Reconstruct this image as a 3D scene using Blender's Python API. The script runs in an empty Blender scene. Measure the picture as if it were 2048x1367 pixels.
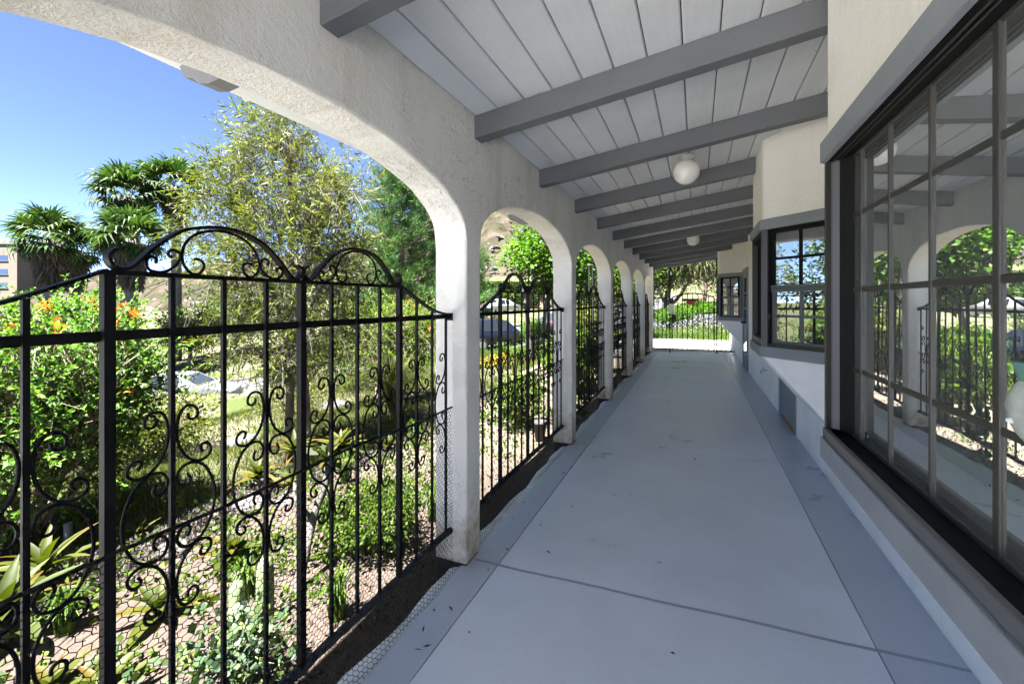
import bpy, bmesh, math, random
import numpy as np
from mathutils import Vector, Matrix

R = math.radians
rng = np.random.default_rng(7)
random.seed(7)
scene = bpy.context.scene
COL = scene.collection

# ------------------------------------------------------------------ camera
cam_d = bpy.data.cameras.new('camera'); cam = bpy.data.objects.new('camera', cam_d); COL.objects.link(cam)
F_PX = 868.0; TH = math.atan(369.0 / F_PX)
cam.location = (0, 0, 1.5); cam.rotation_euler = (R(90), 0, TH)
cam_d.sensor_fit = 'HORIZONTAL'; cam_d.sensor_width = 36; cam_d.lens = F_PX / 2048 * 36
cam_d.shift_y = -(683.5 - 603) / 2048
cam_d.clip_start = 0.02; cam_d.clip_end = 3000
scene.camera = cam
# ------------------------------------------------------------------ sky, sun, exposure
sun_dir = Vector((-0.155, -0.34, 0.93)).normalized()          # towards the sun
elev = math.asin(sun_dir.z)
world = bpy.data.worlds.new('World'); scene.world = world; world.use_nodes = True
wn = world.node_tree.nodes; wl = world.node_tree.links
sky = wn.new('ShaderNodeTexSky'); sky.sky_type = 'NISHITA'; sky.sun_disc = False
sky.sun_elevation = elev; sky.sun_rotation = math.atan2(sun_dir.x, sun_dir.y)
sky.altitude = 1200; sky.air_density = 0.23; sky.dust_density = 0.5; sky.ozone_density = 1.2
wl.new(sky.outputs[0], wn['Background'].inputs[0]); wn['Background'].inputs[1].default_value = 0.05
sd = bpy.data.lights.new('sun', 'SUN'); sd.energy = 5.0; sd.angle = R(0.55); sd.color = (1.0, 0.975, 0.945)
so = bpy.data.objects.new('sun', sd); COL.objects.link(so)
so.rotation_euler = (-sun_dir).to_track_quat('-Z', 'Y').to_euler(); so.location = (-6, -10, 30)
vs = scene.view_settings; vs.view_transform = 'Standard'; vs.look = 'None'; vs.exposure = 4.0; vs.gamma = 1
scene.render.engine = 'CYCLES'; scene.cycles.use_denoising = True
scene.cycles.max_bounces = 10; scene.cycles.diffuse_bounces = 6; scene.cycles.transparent_max_bounces = 8
scene.cycles.sample_clamp_indirect = 8

# ------------------------------------------------------------------ materials
MATS = {}
def newmat(name):
    m = bpy.data.materials.new(name); m.use_nodes = True; MATS[name] = m
    nt = m.node_tree; b = nt.nodes['Principled BSDF']
    return m, nt, b
def N(nt, t, **kw):
    n = nt.nodes.new(t)
    for k, v in kw.items():
        if k in ('operation', 'blend_type', 'data_type', 'feature', 'attribute_name', 'noise_dimensions', 'distance', 'interpolation'): setattr(n, k, v)
        else: n.inputs[k].default_value = v
    return n
def ramp(nt, stops):
    n = nt.nodes.new('ShaderNodeValToRGB'); cr = n.color_ramp
    while len(cr.elements) > 1: cr.elements.remove(cr.elements[-1])
    cr.elements[0].position = stops[0][0]; cr.elements[0].color = (*stops[0][1], 1)
    for p, c in stops[1:]:
        e = cr.elements.new(p); e.color = (*c, 1)
    return n
def g3(v): return (v, v, v)
def objcoord(nt): return nt.nodes.new('ShaderNodeTexCoord').outputs['Object']
def geopos(nt): return nt.nodes.new('ShaderNodeNewGeometry').outputs['Position']
def mul(nt, a, b):
    n = nt.nodes.new('ShaderNodeMix'); n.data_type = 'RGBA'; n.blend_type = 'MULTIPLY'; n.inputs[0].default_value = 1
    nt.links.new(a, n.inputs[6]); nt.links.new(b, n.inputs[7]); return n.outputs[2]
def plain(name, col, rough=0.6, metal=0.0, spec=0.5, var=0.0, vscale=4, bump=0.0, bscale=60):
    m, nt, b = newmat(name); L = nt.links
    b.inputs['Roughness'].default_value = rough; b.inputs['Metallic'].default_value = metal
    b.inputs['Specular IOR Level'].default_value = spec
    b.inputs['Base Color'].default_value = (*col, 1)
    if var:
        n = N(nt, 'ShaderNodeTexNoise', Scale=vscale, Detail=5, Roughness=0.65); L.new(geopos(nt), n.inputs[0])
        r = ramp(nt, [(0.3, tuple(c * (1 - var) for c in col)), (0.7, tuple(min(1, c * (1 + var)) for c in col))])
        L.new(n.outputs[0], r.inputs[0]); L.new(r.outputs[0], b.inputs['Base Color'])
    if bump:
        n = N(nt, 'ShaderNodeTexNoise', Scale=bscale, Detail=4); L.new(geopos(nt), n.inputs[0])
        bp = N(nt, 'ShaderNodeBump', Strength=bump, Distance=0.01); L.new(n.outputs[0], bp.inputs['Height']); L.new(bp.outputs[0], b.inputs['Normal'])
    return m

def stucco(name, col, crack=True, bump=0.75, stain=0.5, dirt=False):
    m, nt, b = newmat(name); L = nt.links; P = geopos(nt)
    b.inputs['Roughness'].default_value = 0.9; b.inputs['Specular IOR Level'].default_value = 0.15
    big = N(nt, 'ShaderNodeTexNoise', Scale=1.3, Detail=6, Roughness=0.6); L.new(P, big.inputs[0])
    r1 = ramp(nt, [(0.28, tuple(c * 0.86 for c in col)), (0.5, col), (0.75, tuple(min(.9, c * 1.06) for c in col))]); L.new(big.outputs[0], r1.inputs[0])
    # trowel blotches and dark pits
    n2 = N(nt, 'ShaderNodeTexNoise', Scale=26, Detail=8, Roughness=0.72, Distortion=0.6); L.new(P, n2.inputs[0])
    r2 = ramp(nt, [(0.26, g3(0.72)), (0.36, g3(0.97)), (1, g3(1))]); L.new(n2.outputs[0], r2.inputs[0])
    c = mul(nt, r1.outputs[0], r2.outputs[0])
    hsum = n2.outputs[0]
    if crack:
        mp = nt.nodes.new('ShaderNodeMapping'); mp.inputs['Scale'].default_value = (9, 3.2, 6); L.new(P, mp.inputs[0])
        wob = N(nt, 'ShaderNodeTexNoise', Scale=3.5, Detail=5, Distortion=1.2); L.new(mp.outputs[0], wob.inputs[0])
        # thin contour lines of a noise = broken trowel edges
        sub = N(nt, 'ShaderNodeMath', operation='SUBTRACT'); sub.inputs[1].default_value = 0.5; L.new(wob.outputs[0], sub.inputs[0])
        ab = N(nt, 'ShaderNodeMath', operation='ABSOLUTE'); L.new(sub.outputs[0], ab.inputs[0])
        msk = N(nt, 'ShaderNodeTexNoise', Scale=2.1, Detail=3); L.new(P, msk.inputs[0])
        rm = ramp(nt, [(0.48, g3(0.0)), (0.60, g3(1))]); L.new(msk.outputs[0], rm.inputs[0])
        rc = ramp(nt, [(0.0, g3(0.45)), (0.014, g3(1))]); L.new(ab.outputs[0], rc.inputs[0])
        mx = nt.nodes.new('ShaderNodeMix'); mx.data_type = 'RGBA'; L.new(rm.outputs[0], mx.inputs[0]); mx.inputs[6].default_value = (1, 1, 1, 1); L.new(rc.outputs[0], mx.inputs[7])
        c = mul(nt, c, mx.outputs[2])
        mh = N(nt, 'ShaderNodeMath', operation='MULTIPLY'); L.new(mx.outputs[2], mh.inputs[0]); L.new(n2.outputs[0], mh.inputs[1]); hsum = mh.outputs[0]
    if stain:
        ns = N(nt, 'ShaderNodeTexNoise', Scale=0.9, Detail=7, Roughness=0.7); mp2 = nt.nodes.new('ShaderNodeMapping'); mp2.inputs['Scale'].default_value = (4, 4, 0.6)
        L.new(P, mp2.inputs[0]); L.new(mp2.outputs[0], ns.inputs[0])
        rs = ramp(nt, [(0.36, (0.80, 0.76, 0.68)), (0.5, g3(1))]); L.new(ns.outputs[0], rs.inputs[0])
        mx3 = nt.nodes.new('ShaderNodeMix'); mx3.data_type = 'RGBA'; mx3.blend_type = 'MULTIPLY'; mx3.inputs[0].default_value = stain
        L.new(c, mx3.inputs[6]); L.new(rs.outputs[0], mx3.inputs[7]); c = mx3.outputs[2]
    if dirt:
        sp = nt.nodes.new('ShaderNodeSeparateXYZ'); L.new(P, sp.inputs[0]); mz_ = nt.nodes.new('ShaderNodeMapRange'); mz_.inputs[1].default_value = 0.0; mz_.inputs[2].default_value = 0.55; mz_.inputs[3].default_value = 0.30; mz_.inputs[4].default_value = -0.12; L.new(sp.outputs[2], mz_.inputs[0])
        nd = N(nt, 'ShaderNodeTexNoise', Scale=9, Detail=7, Roughness=0.7); L.new(P, nd.inputs[0]); ad2 = N(nt, 'ShaderNodeMath', operation='ADD'); L.new(mz_.outputs[0], ad2.inputs[0]); L.new(nd.outputs[0], ad2.inputs[1])
        rd = ramp(nt, [(0.52, g3(1)), (0.66, (0.80, 0.76, 0.69)), (0.85, (0.50, 0.44, 0.36))]); L.new(ad2.outputs[0], rd.inputs[0]); c = mul(nt, c, rd.outputs[0])
    L.new(c, b.inputs['Base Color'])
    fine = N(nt, 'ShaderNodeTexNoise', Scale=110, Detail=3); L.new(P, fine.inputs[0])
    ad = N(nt, 'ShaderNodeMath', operation='MULTIPLY_ADD'); ad.inputs[1].default_value = 0.25; L.new(fine.outputs[0], ad.inputs[0]); L.new(hsum, ad.inputs[2])
    bp = N(nt, 'ShaderNodeBump', Strength=bump, Distance=0.012); L.new(ad.outputs[0], bp.inputs['Height']); L.new(bp.outputs[0], b.inputs['Normal'])
    return m

def floor_mat(name, col):
    m, nt, b = newmat(name); L = nt.links; P = geopos(nt)
    n1 = N(nt, 'ShaderNodeTexNoise', Scale=1.7, Detail=6, Roughness=0.6); L.new(P, n1.inputs[0])
    r1 = ramp(nt, [(0.3, tuple(c * 0.9 for c in col)), (0.7, tuple(c * 1.07 for c in col))]); L.new(n1.outputs[0], r1.inputs[0])
    n2 = N(nt, 'ShaderNodeTexNoise', Scale=150, Detail=2); L.new(P, n2.inputs[0])
    msk = N(nt, 'ShaderNodeTexNoise', Scale=2.3, Detail=4); L.new(P, msk.inputs[0])
    v = N(nt, 'ShaderNodeTexVoronoi', Scale=42); L.new(P, v.inputs[0])
    rv = ramp(nt, [(0.05, g3(0.45)), (0.10, g3(1))]); L.new(v.outputs['Distance'], rv.inputs[0])
    rk = ramp(nt, [(0.56, g3(0)), (0.74, g3(0.8))]); L.new(msk.outputs[0], rk.inputs[0])
    mx = nt.nodes.new('ShaderNodeMix'); mx.data_type = 'RGBA'; L.new(rk.outputs[0], mx.inputs[0]); mx.inputs[6].default_value = (1, 1, 1, 1); L.new(rv.outputs[0], mx.inputs[7])
    r2 = ramp(nt, [(0.3, g3(0.93)), (0.7, g3(1.0))]); L.new(n2.outputs[0], r2.inputs[0])
    c = mul(nt, mul(nt, r1.outputs[0], r2.outputs[0]), mx.outputs[2]); L.new(c, b.inputs['Base Color'])
    rr = ramp(nt, [(0.3, g3(0.26)), (0.7, g3(0.40))]); L.new(n1.outputs[0], rr.inputs[0]); L.new(rr.outputs[0], b.inputs['Roughness'])
    b.inputs['Specular IOR Level'].default_value = 0.55
    bp = N(nt, 'ShaderNodeBump', Strength=0.12, Distance=0.004); L.new(n2.outputs[0], bp.inputs['Height']); L.new(bp.outputs[0], b.inputs['Normal'])
    return m

def wood_paint(name, col, axis='X'):
    m, nt, b = newmat(name); L = nt.links; P = geopos(nt)
    mp = nt.nodes.new('ShaderNodeMapping'); mp.inputs['Scale'].default_value = (1.2, 45, 45) if axis == 'X' else (45, 1.2, 45)
    L.new(P, mp.inputs[0]); n = N(nt, 'ShaderNodeTexNoise', Scale=1.5, Detail=6, Roughness=0.6); L.new(mp.outputs[0], n.inputs[0])
    r = ramp(nt, [(0.3, tuple(c * 0.95 for c in col)), (0.65, col)]); L.new(n.outputs[0], r.inputs[0])
    n3 = N(nt, 'ShaderNodeTexNoise', Scale=2.2, Detail=5); L.new(P, n3.inputs[0]); r3 = ramp(nt, [(0.3, g3(0.9)), (0.7, g3(1.04))]); L.new(n3.outputs[0], r3.inputs[0])
    v = N(nt, 'ShaderNodeTexVoronoi', Scale=5.5); L.new(P, v.inputs[0]); rv = ramp(nt, [(0.02, g3(0.5)), (0.045, g3(1))]); L.new(v.outputs['Distance'], rv.inputs[0])
    L.new(mul(nt, mul(nt, r.outputs[0], r3.outputs[0]), rv.outputs[0]), b.inputs['Base Color'])
    b.inputs['Roughness'].default_value = 0.65; b.inputs['Specular IOR Level'].default_value = 0.3
    bp = N(nt, 'ShaderNodeBump', Strength=0.25, Distance=0.004); L.new(n.outputs[0], bp.inputs['Height']); L.new(bp.outputs[0], b.inputs['Normal'])
    return m

def leaf_mat(name, stops, transl=0.35, rough=0.55, spec=0.2):
    m, nt, b = newmat(name); L = nt.links
    a = N(nt, 'ShaderNodeAttribute', attribute_name='rnd'); r = ramp(nt, stops); L.new(a.outputs['Fac'], r.inputs[0])
    L.new(r.outputs[0], b.inputs['Base Color']); b.inputs['Roughness'].default_value = rough; b.inputs['Specular IOR Level'].default_value = spec
    t = nt.nodes.new('ShaderNodeBsdfTranslucent')
    br = nt.nodes.new('ShaderNodeMix'); br.data_type = 'RGBA'; br.blend_type = 'MULTIPLY'; br.inputs[0].default_value = 1
    L.new(r.outputs[0], br.inputs[6]); br.inputs[7].default_value = (1.5, 1.6, 0.7, 1); L.new(br.outputs[2], t.inputs[0])
    mx = nt.nodes.new('ShaderNodeMixShader'); mx.inputs[0].default_value = transl
    L.new(b.outputs[0], mx.inputs[1]); L.new(t.outputs[0], mx.inputs[2]); L.new(mx.outputs[0], nt.nodes['Material Output'].inputs[0])
    return m

def bark_mat(name, c1, c2, sc=14):
    m, nt, b = newmat(name); L = nt.links; P = geopos(nt)
    mp = nt.nodes.new('ShaderNodeMapping'); mp.inputs['Scale'].default_value = (1, 1, 0.25); L.new(P, mp.inputs[0])
    n = N(nt, 'ShaderNodeTexNoise', Scale=sc, Detail=6, Roughness=0.7); L.new(mp.outputs[0], n.inputs[0])
    r = ramp(nt, [(0.35, c1), (0.65, c2)]); L.new(n.outputs[0], r.inputs[0]); L.new(r.outputs[0], b.inputs['Base Color']); b.inputs['Roughness'].default_value = 0.9
    bp = N(nt, 'ShaderNodeBump', Strength=0.6, Distance=0.02); L.new(n.outputs[0], bp.inputs['Height']); L.new(bp.outputs[0], b.inputs['Normal'])
    return m

stucco('arcade_stucco', (0.74, 0.72, 0.68), dirt=True)
stucco('house_stucco', (0.83, 0.80, 0.745), crack=False, bump=0.5, stain=0.15)
stucco('base_stucco', (0.88, 0.88, 0.885), crack=False, bump=0.5, stain=0.4)
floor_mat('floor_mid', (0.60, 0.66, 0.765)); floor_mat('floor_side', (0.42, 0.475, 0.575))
plain('joint_dark', (0.09, 0.10, 0.12), 0.9)
plain('sealant', (0.25, 0.275, 0.335), 0.7)
wood_paint('beam_grey', (0.155, 0.16, 0.17)); wood_paint('board_white', (0.74, 0.755, 0.77), 'Y')
plain('groove', (0.12, 0.12, 0.13), 0.9)
plain('trim_grey', (0.22, 0.235, 0.26), 0.7, var=0.08, vscale=6, bump=0.25, bscale=120)
plain('bronze', (0.007, 0.007, 0.007), 0.6, 0.0, 0.15)
plain('bronze_light', (0.048, 0.045, 0.04), 0.45, 0.2)
plain('sash_grey', (0.13, 0.13, 0.14), 0.45, 0.3)
plain('iron', (0.004, 0.004, 0.0044), 0.6, 0.0, 0.15, var=0.35, vscale=40)
plain('iron_rusty', (0.008, 0.0065, 0.0055), 0.75, 0.0, 0.3, var=0.5, vscale=60, bump=0.3, bscale=200)
plain('wire', (0.008, 0.008, 0.008), 0.7, 0, 0.2)
plain('rail_wrap', (0.012, 0.0125, 0.018), 0.8, var=0.4, vscale=50, bump=0.8, bscale=90)
plain('globe_glass', (0.86, 0.84, 0.78), 0.25, 0.0, 0.5)
plain('fixture_metal', (0.5, 0.5, 0.48), 0.5, 0.3, var=0.25, vscale=40)
plain('rust', (0.30, 0.15, 0.06), 0.9)
plain('roof_tile', (0.33, 0.17, 0.11), 0.85, var=0.3)
plain('rusty_base', (0.012, 0.009, 0.007), 0.9, var=0.5, vscale=30)
plain('trellis_metal', (0.009, 0.0095, 0.0105), 0.6)
plain('plastic_black', (0.02, 0.02, 0.022), 0.4)
plain('plastic_white', (0.8, 0.8, 0.78), 0.5)
plain('red_paint', (0.55, 0.03, 0.03), 0.4)
plain('pvc_grey', (0.04, 0.046, 0.05), 0.5)
plain('pvc_white', (0.8, 0.8, 0.8), 0.5)
plain('tyre', (0.02, 0.02, 0.02), 0.8); plain('rim', (0.5, 0.5, 0.52), 0.3, 0.8)
plain('car_glass', (0.015, 0.018, 0.02), 0.05, 0, 0.8)
plain('tail_red', (0.45, 0.02, 0.02), 0.25); plain('lamp_clear', (0.8, 0.8, 0.8), 0.15)
plain('asphalt', (0.03, 0.0305, 0.033), 0.9, var=0.2, vscale=3, bump=0.3, bscale=80)
plain('concrete', (0.16, 0.155, 0.147), 0.85, var=0.12, vscale=1.5, bump=0.15, bscale=60)
plain('added_paving', (0.47, 0.465, 0.45), 0.85, var=0.1, vscale=1.2)  # pale tone for the added out-of-view paving that bounces sunlight
plain('kerb', (0.052, 0.051, 0.050), 0.85, var=0.15, vscale=4)
plain('far_wall', (0.115, 0.097, 0.075), 0.8); plain('far_glass', (0.03, 0.05, 0.10), 0.1)
plain('boulder', (0.05, 0.043, 0.038), 0.9, var=0.25, vscale=0.6)
plain('stone', (0.048, 0.043, 0.040), 0.9, var=0.3, vscale=12, bump=0.5, bscale=30)
bark_mat('bark_grey', (0.06, 0.05, 0.04), (0.17, 0.15, 0.125)); bark_mat('bark_pale', (0.032, 0.029, 0.025), (0.075, 0.070, 0.064), 9)
bark_mat('bark_brown', (0.07, 0.05, 0.035), (0.20, 0.15, 0.11)); bark_mat('palm_bark', (0.06, 0.053, 0.05), (0.14, 0.13, 0.125), 5)
leaf_mat('leaf_honey', [(0, (0.0104, 0.0323, 0.0047)), (0.45, (0.0323, 0.0836, 0.0104)), (0.8, (0.0779, 0.1548, 0.0181)), (1, (0.1615, 0.2394, 0.0389))], 0.3)
leaf_mat('leaf_bottle', [(0, (0.0153, 0.0224, 0.0037)), (0.4, (0.0401, 0.0560, 0.0082)), (0.75, (0.0826, 0.0957, 0.0112)), (1, (0.1358, 0.1231, 0.0187))], 0.35)
leaf_mat('leaf_pine', [(0, (0.0090, 0.0297, 0.0090)), (0.5, (0.0297, 0.0711, 0.0162)), (1, (0.0774, 0.1494, 0.0297))], 0.15)
leaf_mat('leaf_syc', [(0, (0.0101, 0.0289, 0.0029)), (0.5, (0.0325, 0.0838, 0.0065)), (1, (0.0874, 0.1546, 0.0159))], 0.45)
leaf_mat('leaf_lime', [(0, (0.0146, 0.0316, 0.0032)), (0.5, (0.0413, 0.0745, 0.0073)), (1, (0.0867, 0.1247, 0.0194))], 0.5)
leaf_mat('leaf_pepper', [(0, (0.0097, 0.0195, 0.0045)), (0.5, (0.0314, 0.0531, 0.0120)), (1, (0.0778, 0.1069, 0.0314))], 0.4)
leaf_mat('leaf_hedge', [(0, (0.0102, 0.0204, 0.0034)), (0.5, (0.0306, 0.0553, 0.0102)), (1, (0.0756, 0.1096, 0.0204))], 0.3)
leaf_mat('leaf_palm', [(0, (0.0068, 0.0197, 0.0054)), (0.5, (0.0238, 0.0510, 0.0116)), (1, (0.0626, 0.0938, 0.0272))], 0.2, 0.55, 0.2)
leaf_mat('leaf_palm_dead', [(0, (0.0472, 0.0368, 0.0288)), (0.5, (0.0872, 0.0736, 0.0640)), (1, (0.1408, 0.1240, 0.1112))], 0.15, 0.8, 0.1)
leaf_mat('leaf_aeon', [(0, (0.0076, 0.0143, 0.0017)), (0.5, (0.0243, 0.0336, 0.0030)), (0.85, (0.0470, 0.0470, 0.0046)), (1, (0.0517, 0.0298, 0.0046))], 0.3)
leaf_mat('leaf_jade', [(0, (0.0102, 0.0238, 0.0136)), (0.5, (0.0365, 0.0629, 0.0289)), (0.85, (0.0833, 0.1105, 0.0314)), (1, (0.1182, 0.0527, 0.0153))], 0.2)
leaf_mat('leaf_grass', [(0, (0.0144, 0.0272, 0.0032)), (0.5, (0.0392, 0.0560, 0.0080)), (0.8, (0.0784, 0.0784, 0.0208)), (1, (0.1032, 0.0864, 0.0408))], 0.35, 0.6)
leaf_mat('leaf_lawn', [(0, (0.0145, 0.0374, 0.0034)), (0.6, (0.0399, 0.0799, 0.0076)), (1, (0.0824, 0.1122, 0.0170))], 0.35, 0.6)
leaf_mat('leaf_dry', [(0, (0.0168, 0.0126, 0.0084)), (0.5, (0.0456, 0.0360, 0.0264)), (1, (0.0858, 0.0720, 0.0582))], 0.15, 0.8, 0.1)
leaf_mat('leaf_rosette', [(0, (0.0234, 0.0150, 0.0164)), (0.4, (0.0486, 0.0393, 0.0416)), (0.8, (0.0762, 0.0668, 0.0668)), (1, (0.0407, 0.0486, 0.0173))], 0.15, 0.7, 0.2)
leaf_mat('petal_orange', [(0, (0.413, 0.060, 0.007)), (1, (0.637, 0.150, 0.022))], 0.3)
leaf_mat('petal_purple', [(0, (0.130, 0.097, 0.198)), (1, (0.223, 0.187, 0.281))], 0.3)
leaf_mat('petal_white', [(0, (0.0556, 0.0640, 0.0735)), (1, (0.0981, 0.1018, 0.1081))], 0.25)
leaf_mat('petal_yellow', [(0, (0.195, 0.120, 0.006)), (1, (0.240, 0.195, 0.024))], 0.3)

def glass_mat(name, fac, tint, base):
    m, nt, b = newmat(name); L = nt.links
    g = nt.nodes.new('ShaderNodeBsdfGlossy'); g.inputs['Roughness'].default_value = 0.0; g.inputs['Color'].default_value = (*tint, 1)
    b.inputs['Base Color'].default_value = (*base, 1); b.inputs['Roughness'].default_value = 0.1; b.inputs['Specular IOR Level'].default_value = 0
    mx = nt.nodes.new('ShaderNodeMixShader'); mx.inputs[0].default_value = fac
    n = N(nt, 'ShaderNodeTexNoise', Scale=1.6, Detail=1); L.new(geopos(nt), n.inputs[0])
    bp = N(nt, 'ShaderNodeBump', Strength=0.012, Distance=0.05); L.new(n.outputs[0], bp.inputs['Height']); L.new(bp.outputs[0], g.inputs['Normal'])
    L.new(b.outputs[0], mx.inputs[1]); L.new(g.outputs[0], mx.inputs[2]); L.new(mx.outputs[0], nt.nodes['Material Output'].inputs[0])
    return m
glass_mat('pane_glass', 0.8, (0.94, 0.96, 0.955), (0.26, 0.27, 0.265))
glass_mat('pane_glass_dark', 0.5, (0.85, 0.88, 0.88), (0.05, 0.052, 0.054))

# ------------------------------------------------------------------ mesh helpers
def link(o, parent=None):
    COL.objects.link(o)
    if parent is not None: o.parent = parent
    return o
def tag(o, label=None, cat=None, group=None, kind=None):
    if label: o['label'] = label
    if cat: o['category'] = cat
    if group: o['group'] = group
    if kind: o['kind'] = kind
    return o
def empty(name, loc=(0, 0, 0), parent=None):
    o = bpy.data.objects.new(name, None); o.empty_display_size = 0.1; o.location = loc
    return link(o, parent)

class MB:
    def __init__(s): s.v = []; s.f = []
    def pts(s, vs, fs):
        n = len(s.v); s.v += [tuple(p) for p in vs]; s.f += [tuple(i + n for i in f) for f in fs]; return s
    def box(s, x0, x1, y0, y1, z0, z1):
        return s.pts([(x0, y0, z0), (x1, y0, z0), (x1, y1, z0), (x0, y1, z0), (x0, y0, z1), (x1, y0, z1), (x1, y1, z1), (x0, y1, z1)],
                     [(0, 3, 2, 1), (4, 5, 6, 7), (0, 1, 5, 4), (1, 2, 6, 5), (2, 3, 7, 6), (3, 0, 4, 7)])
    def obox(s, P0, du, dn, u0, u1, z0, z1, n0, n1):
        P0 = Vector(P0); du = Vector(du); dn = Vector(dn); Z = Vector((0, 0, 1))
        c = [P0 + du * u + dn * n + Z * z for z in (z0, z1) for (u, n) in ((u0, n0), (u1, n0), (u1, n1), (u0, n1))]
        return s.pts(c, [(0, 3, 2, 1), (4, 5, 6, 7), (0, 1, 5, 4), (1, 2, 6, 5), (2, 3, 7, 6), (3, 0, 4, 7)])
    def tube(s, path, r, n=6, cap=True):
        path = [Vector(p) for p in path]; m = len(path)
        rr = r if hasattr(r, '__len__') else [r] * m
        vs = []; up = None
        for i, p in enumerate(path):
            t = (path[min(i + 1, m - 1)] - path[max(i - 1, 0)])
            if t.length < 1e-9: t = Vector((0, 0, 1))
            t.normalize()
            if up is None:
                up = t.cross(Vector((0, 0, 1)))
                if up.length < 0.05: up = t.cross(Vector((1, 0, 0)))
                up.normalize()
            up = (up - t * up.dot(t))
            if up.length < 1e-6: up = t.orthogonal()
            up.normalize(); b = t.cross(up)
            for k in range(n):
                a = 2 * math.pi * k / n; vs.append(p + (up * math.cos(a) + b * math.sin(a)) * rr[i])
        fs = [(i * n + k, i * n + (k + 1) % n, (i + 1) * n + (k + 1) % n, (i + 1) * n + k) for i in range(m - 1) for k in range(n)]
        if cap: fs += [tuple(reversed(range(n))), tuple((m - 1) * n + k for k in range(n))]
        return s.pts(vs, fs)
    def strap(s, path, wx, t):
        """flat bar lying in the yz plane: wx wide in x, t thick"""
        path = [Vector(p) for p in path]; m = len(path); vs = []
        for i, p in enumerate(path):
            d = (path[min(i + 1, m - 1)] - path[max(i - 1, 0)]).normalized(); nn = Vector((0, -d.z, d.y))
            for sx, sn in ((-1, -1), (1, -1), (1, 1), (-1, 1)): vs.append(p + Vector((sx * wx / 2, 0, 0)) + nn * (sn * t / 2))
        fs = [(i * 4 + k, i * 4 + (k + 1) % 4, i * 4 + 4 + (k + 1) % 4, i * 4 + 4 + k) for i in range(m - 1) for k in range(4)]
        fs += [(3, 2, 1, 0), tuple((m - 1) * 4 + k for k in range(4))]
        return s.pts(vs, fs)
    def lathe(s, prof, n=24, c=(0, 0, 0)):
        vs = [(c[0] + r * math.cos(2 * math.pi * k / n), c[1] + r * math.sin(2 * math.pi * k / n), c[2] + z) for r, z in prof for k in range(n)]
        fs = [(i * n + k, i * n + (k + 1) % n, (i + 1) * n + (k + 1) % n, (i + 1) * n + k) for i in range(len(prof) - 1) for k in range(n)]
        return s.pts(vs, fs)
    def prism_y(s, poly, y0, y1):
        n = len(poly); vs = [(x, y0, z) for x, z in poly] + [(x, y1, z) for x, z in poly]
        fs = [tuple(range(n - 1, -1, -1)), tuple(range(n, 2 * n))] + [(i, (i + 1) % n, n + (i + 1) % n, n + i) for i in range(n)]
        return s.pts(vs, fs)
    def mesh(s, name):
        me = bpy.data.meshes.new(name); me.from_pydata(s.v, [], s.f); me.validate(); me.update()
        bm = bmesh.new(); bm.from_mesh(me); bmesh.ops.recalc_face_normals(bm, faces=bm.faces); bm.to_mesh(me); bm.free()
        return me
    def build(s, name, mat, parent=None, smooth=False, bevel=0, seg=2, loc=None, off=None):
        if off is not None: s.v = [(a - off[0], b - off[1], c - off[2]) for a, b, c in s.v]
        me = s.mesh(name); me.materials.append(MATS[mat] if isinstance(mat, str) else mat)
        if smooth: me.polygons.foreach_set('use_smooth', [True] * len(me.polygons))
        o = bpy.data.objects.new(name, me)
        if loc is not None: o.location = loc
        link(o, parent)
        if bevel:
            b = o.modifiers.new('bevel', 'BEVEL'); b.width = bevel; b.segments = seg; b.limit_method = 'ANGLE'; b.angle_limit = R(40)
        return o
def share(name, me, parent=None, loc=(0, 0, 0), rot=(0, 0, 0), scale=(1, 1, 1)):
    o = bpy.data.objects.new(name, me); o.location = loc; o.rotation_euler = rot; o.scale = scale
    return link(o, parent)
def copy_tree(o, parent=None):
    c = o.copy(); link(c, None); c.parent = parent
    for ch in list(o.children): copy_tree(ch, c)
    return c
def crom(pts, k=4):
    """Catmull-Rom smoothing"""
    P = [np.array(p, float) for p in pts]; P = [2 * P[0] - P[1]] + P + [2 * P[-1] - P[-2]]; out = []
    for i in range(1, len(P) - 2):
        for j in range(k):
            t = j / k
            out.append(0.5 * (2 * P[i] + (P[i + 1] - P[i - 1]) * t + (2 * P[i - 1] - 5 * P[i] + 4 * P[i + 1] - P[i + 2]) * t * t + (3 * P[i] - P[i - 1] - 3 * P[i + 1] + P[i + 2]) * t ** 3))
    out.append(P[-2]); return [tuple(p) for p in out]

def np_mesh(name, V, nper, mat, rnd=None, parent=None, smooth=False, loc=None):
    """V: (n*nper,3) vertices, one polygon of nper corners after another"""
    nv = len(V); nf = nv // nper
    me = bpy.data.meshes.new(name); me.vertices.add(nv); me.vertices.foreach_set('co', np.ascontiguousarray(V, dtype=np.float32).ravel())
    me.loops.add(nv); me.loops.foreach_set('vertex_index', np.arange(nv, dtype=np.int32))
    me.polygons.add(nf); me.polygons.foreach_set('loop_start', np.arange(0, nv, nper, dtype=np.int32))
    me.update(calc_edges=True)
    if rnd is not None:
        a = me.attributes.new('rnd', 'FLOAT', 'POINT'); a.data.foreach_set('value', np.repeat(rnd, nper).astype(np.float32))
    me.materials.append(MATS[mat])
    o = bpy.data.objects.new(name, me)
    if loc is not None: o.location = loc
    return link(o, parent)
def unit(a):
    return a / np.maximum(np.linalg.norm(a, axis=-1, keepdims=True), 1e-9)
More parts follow.
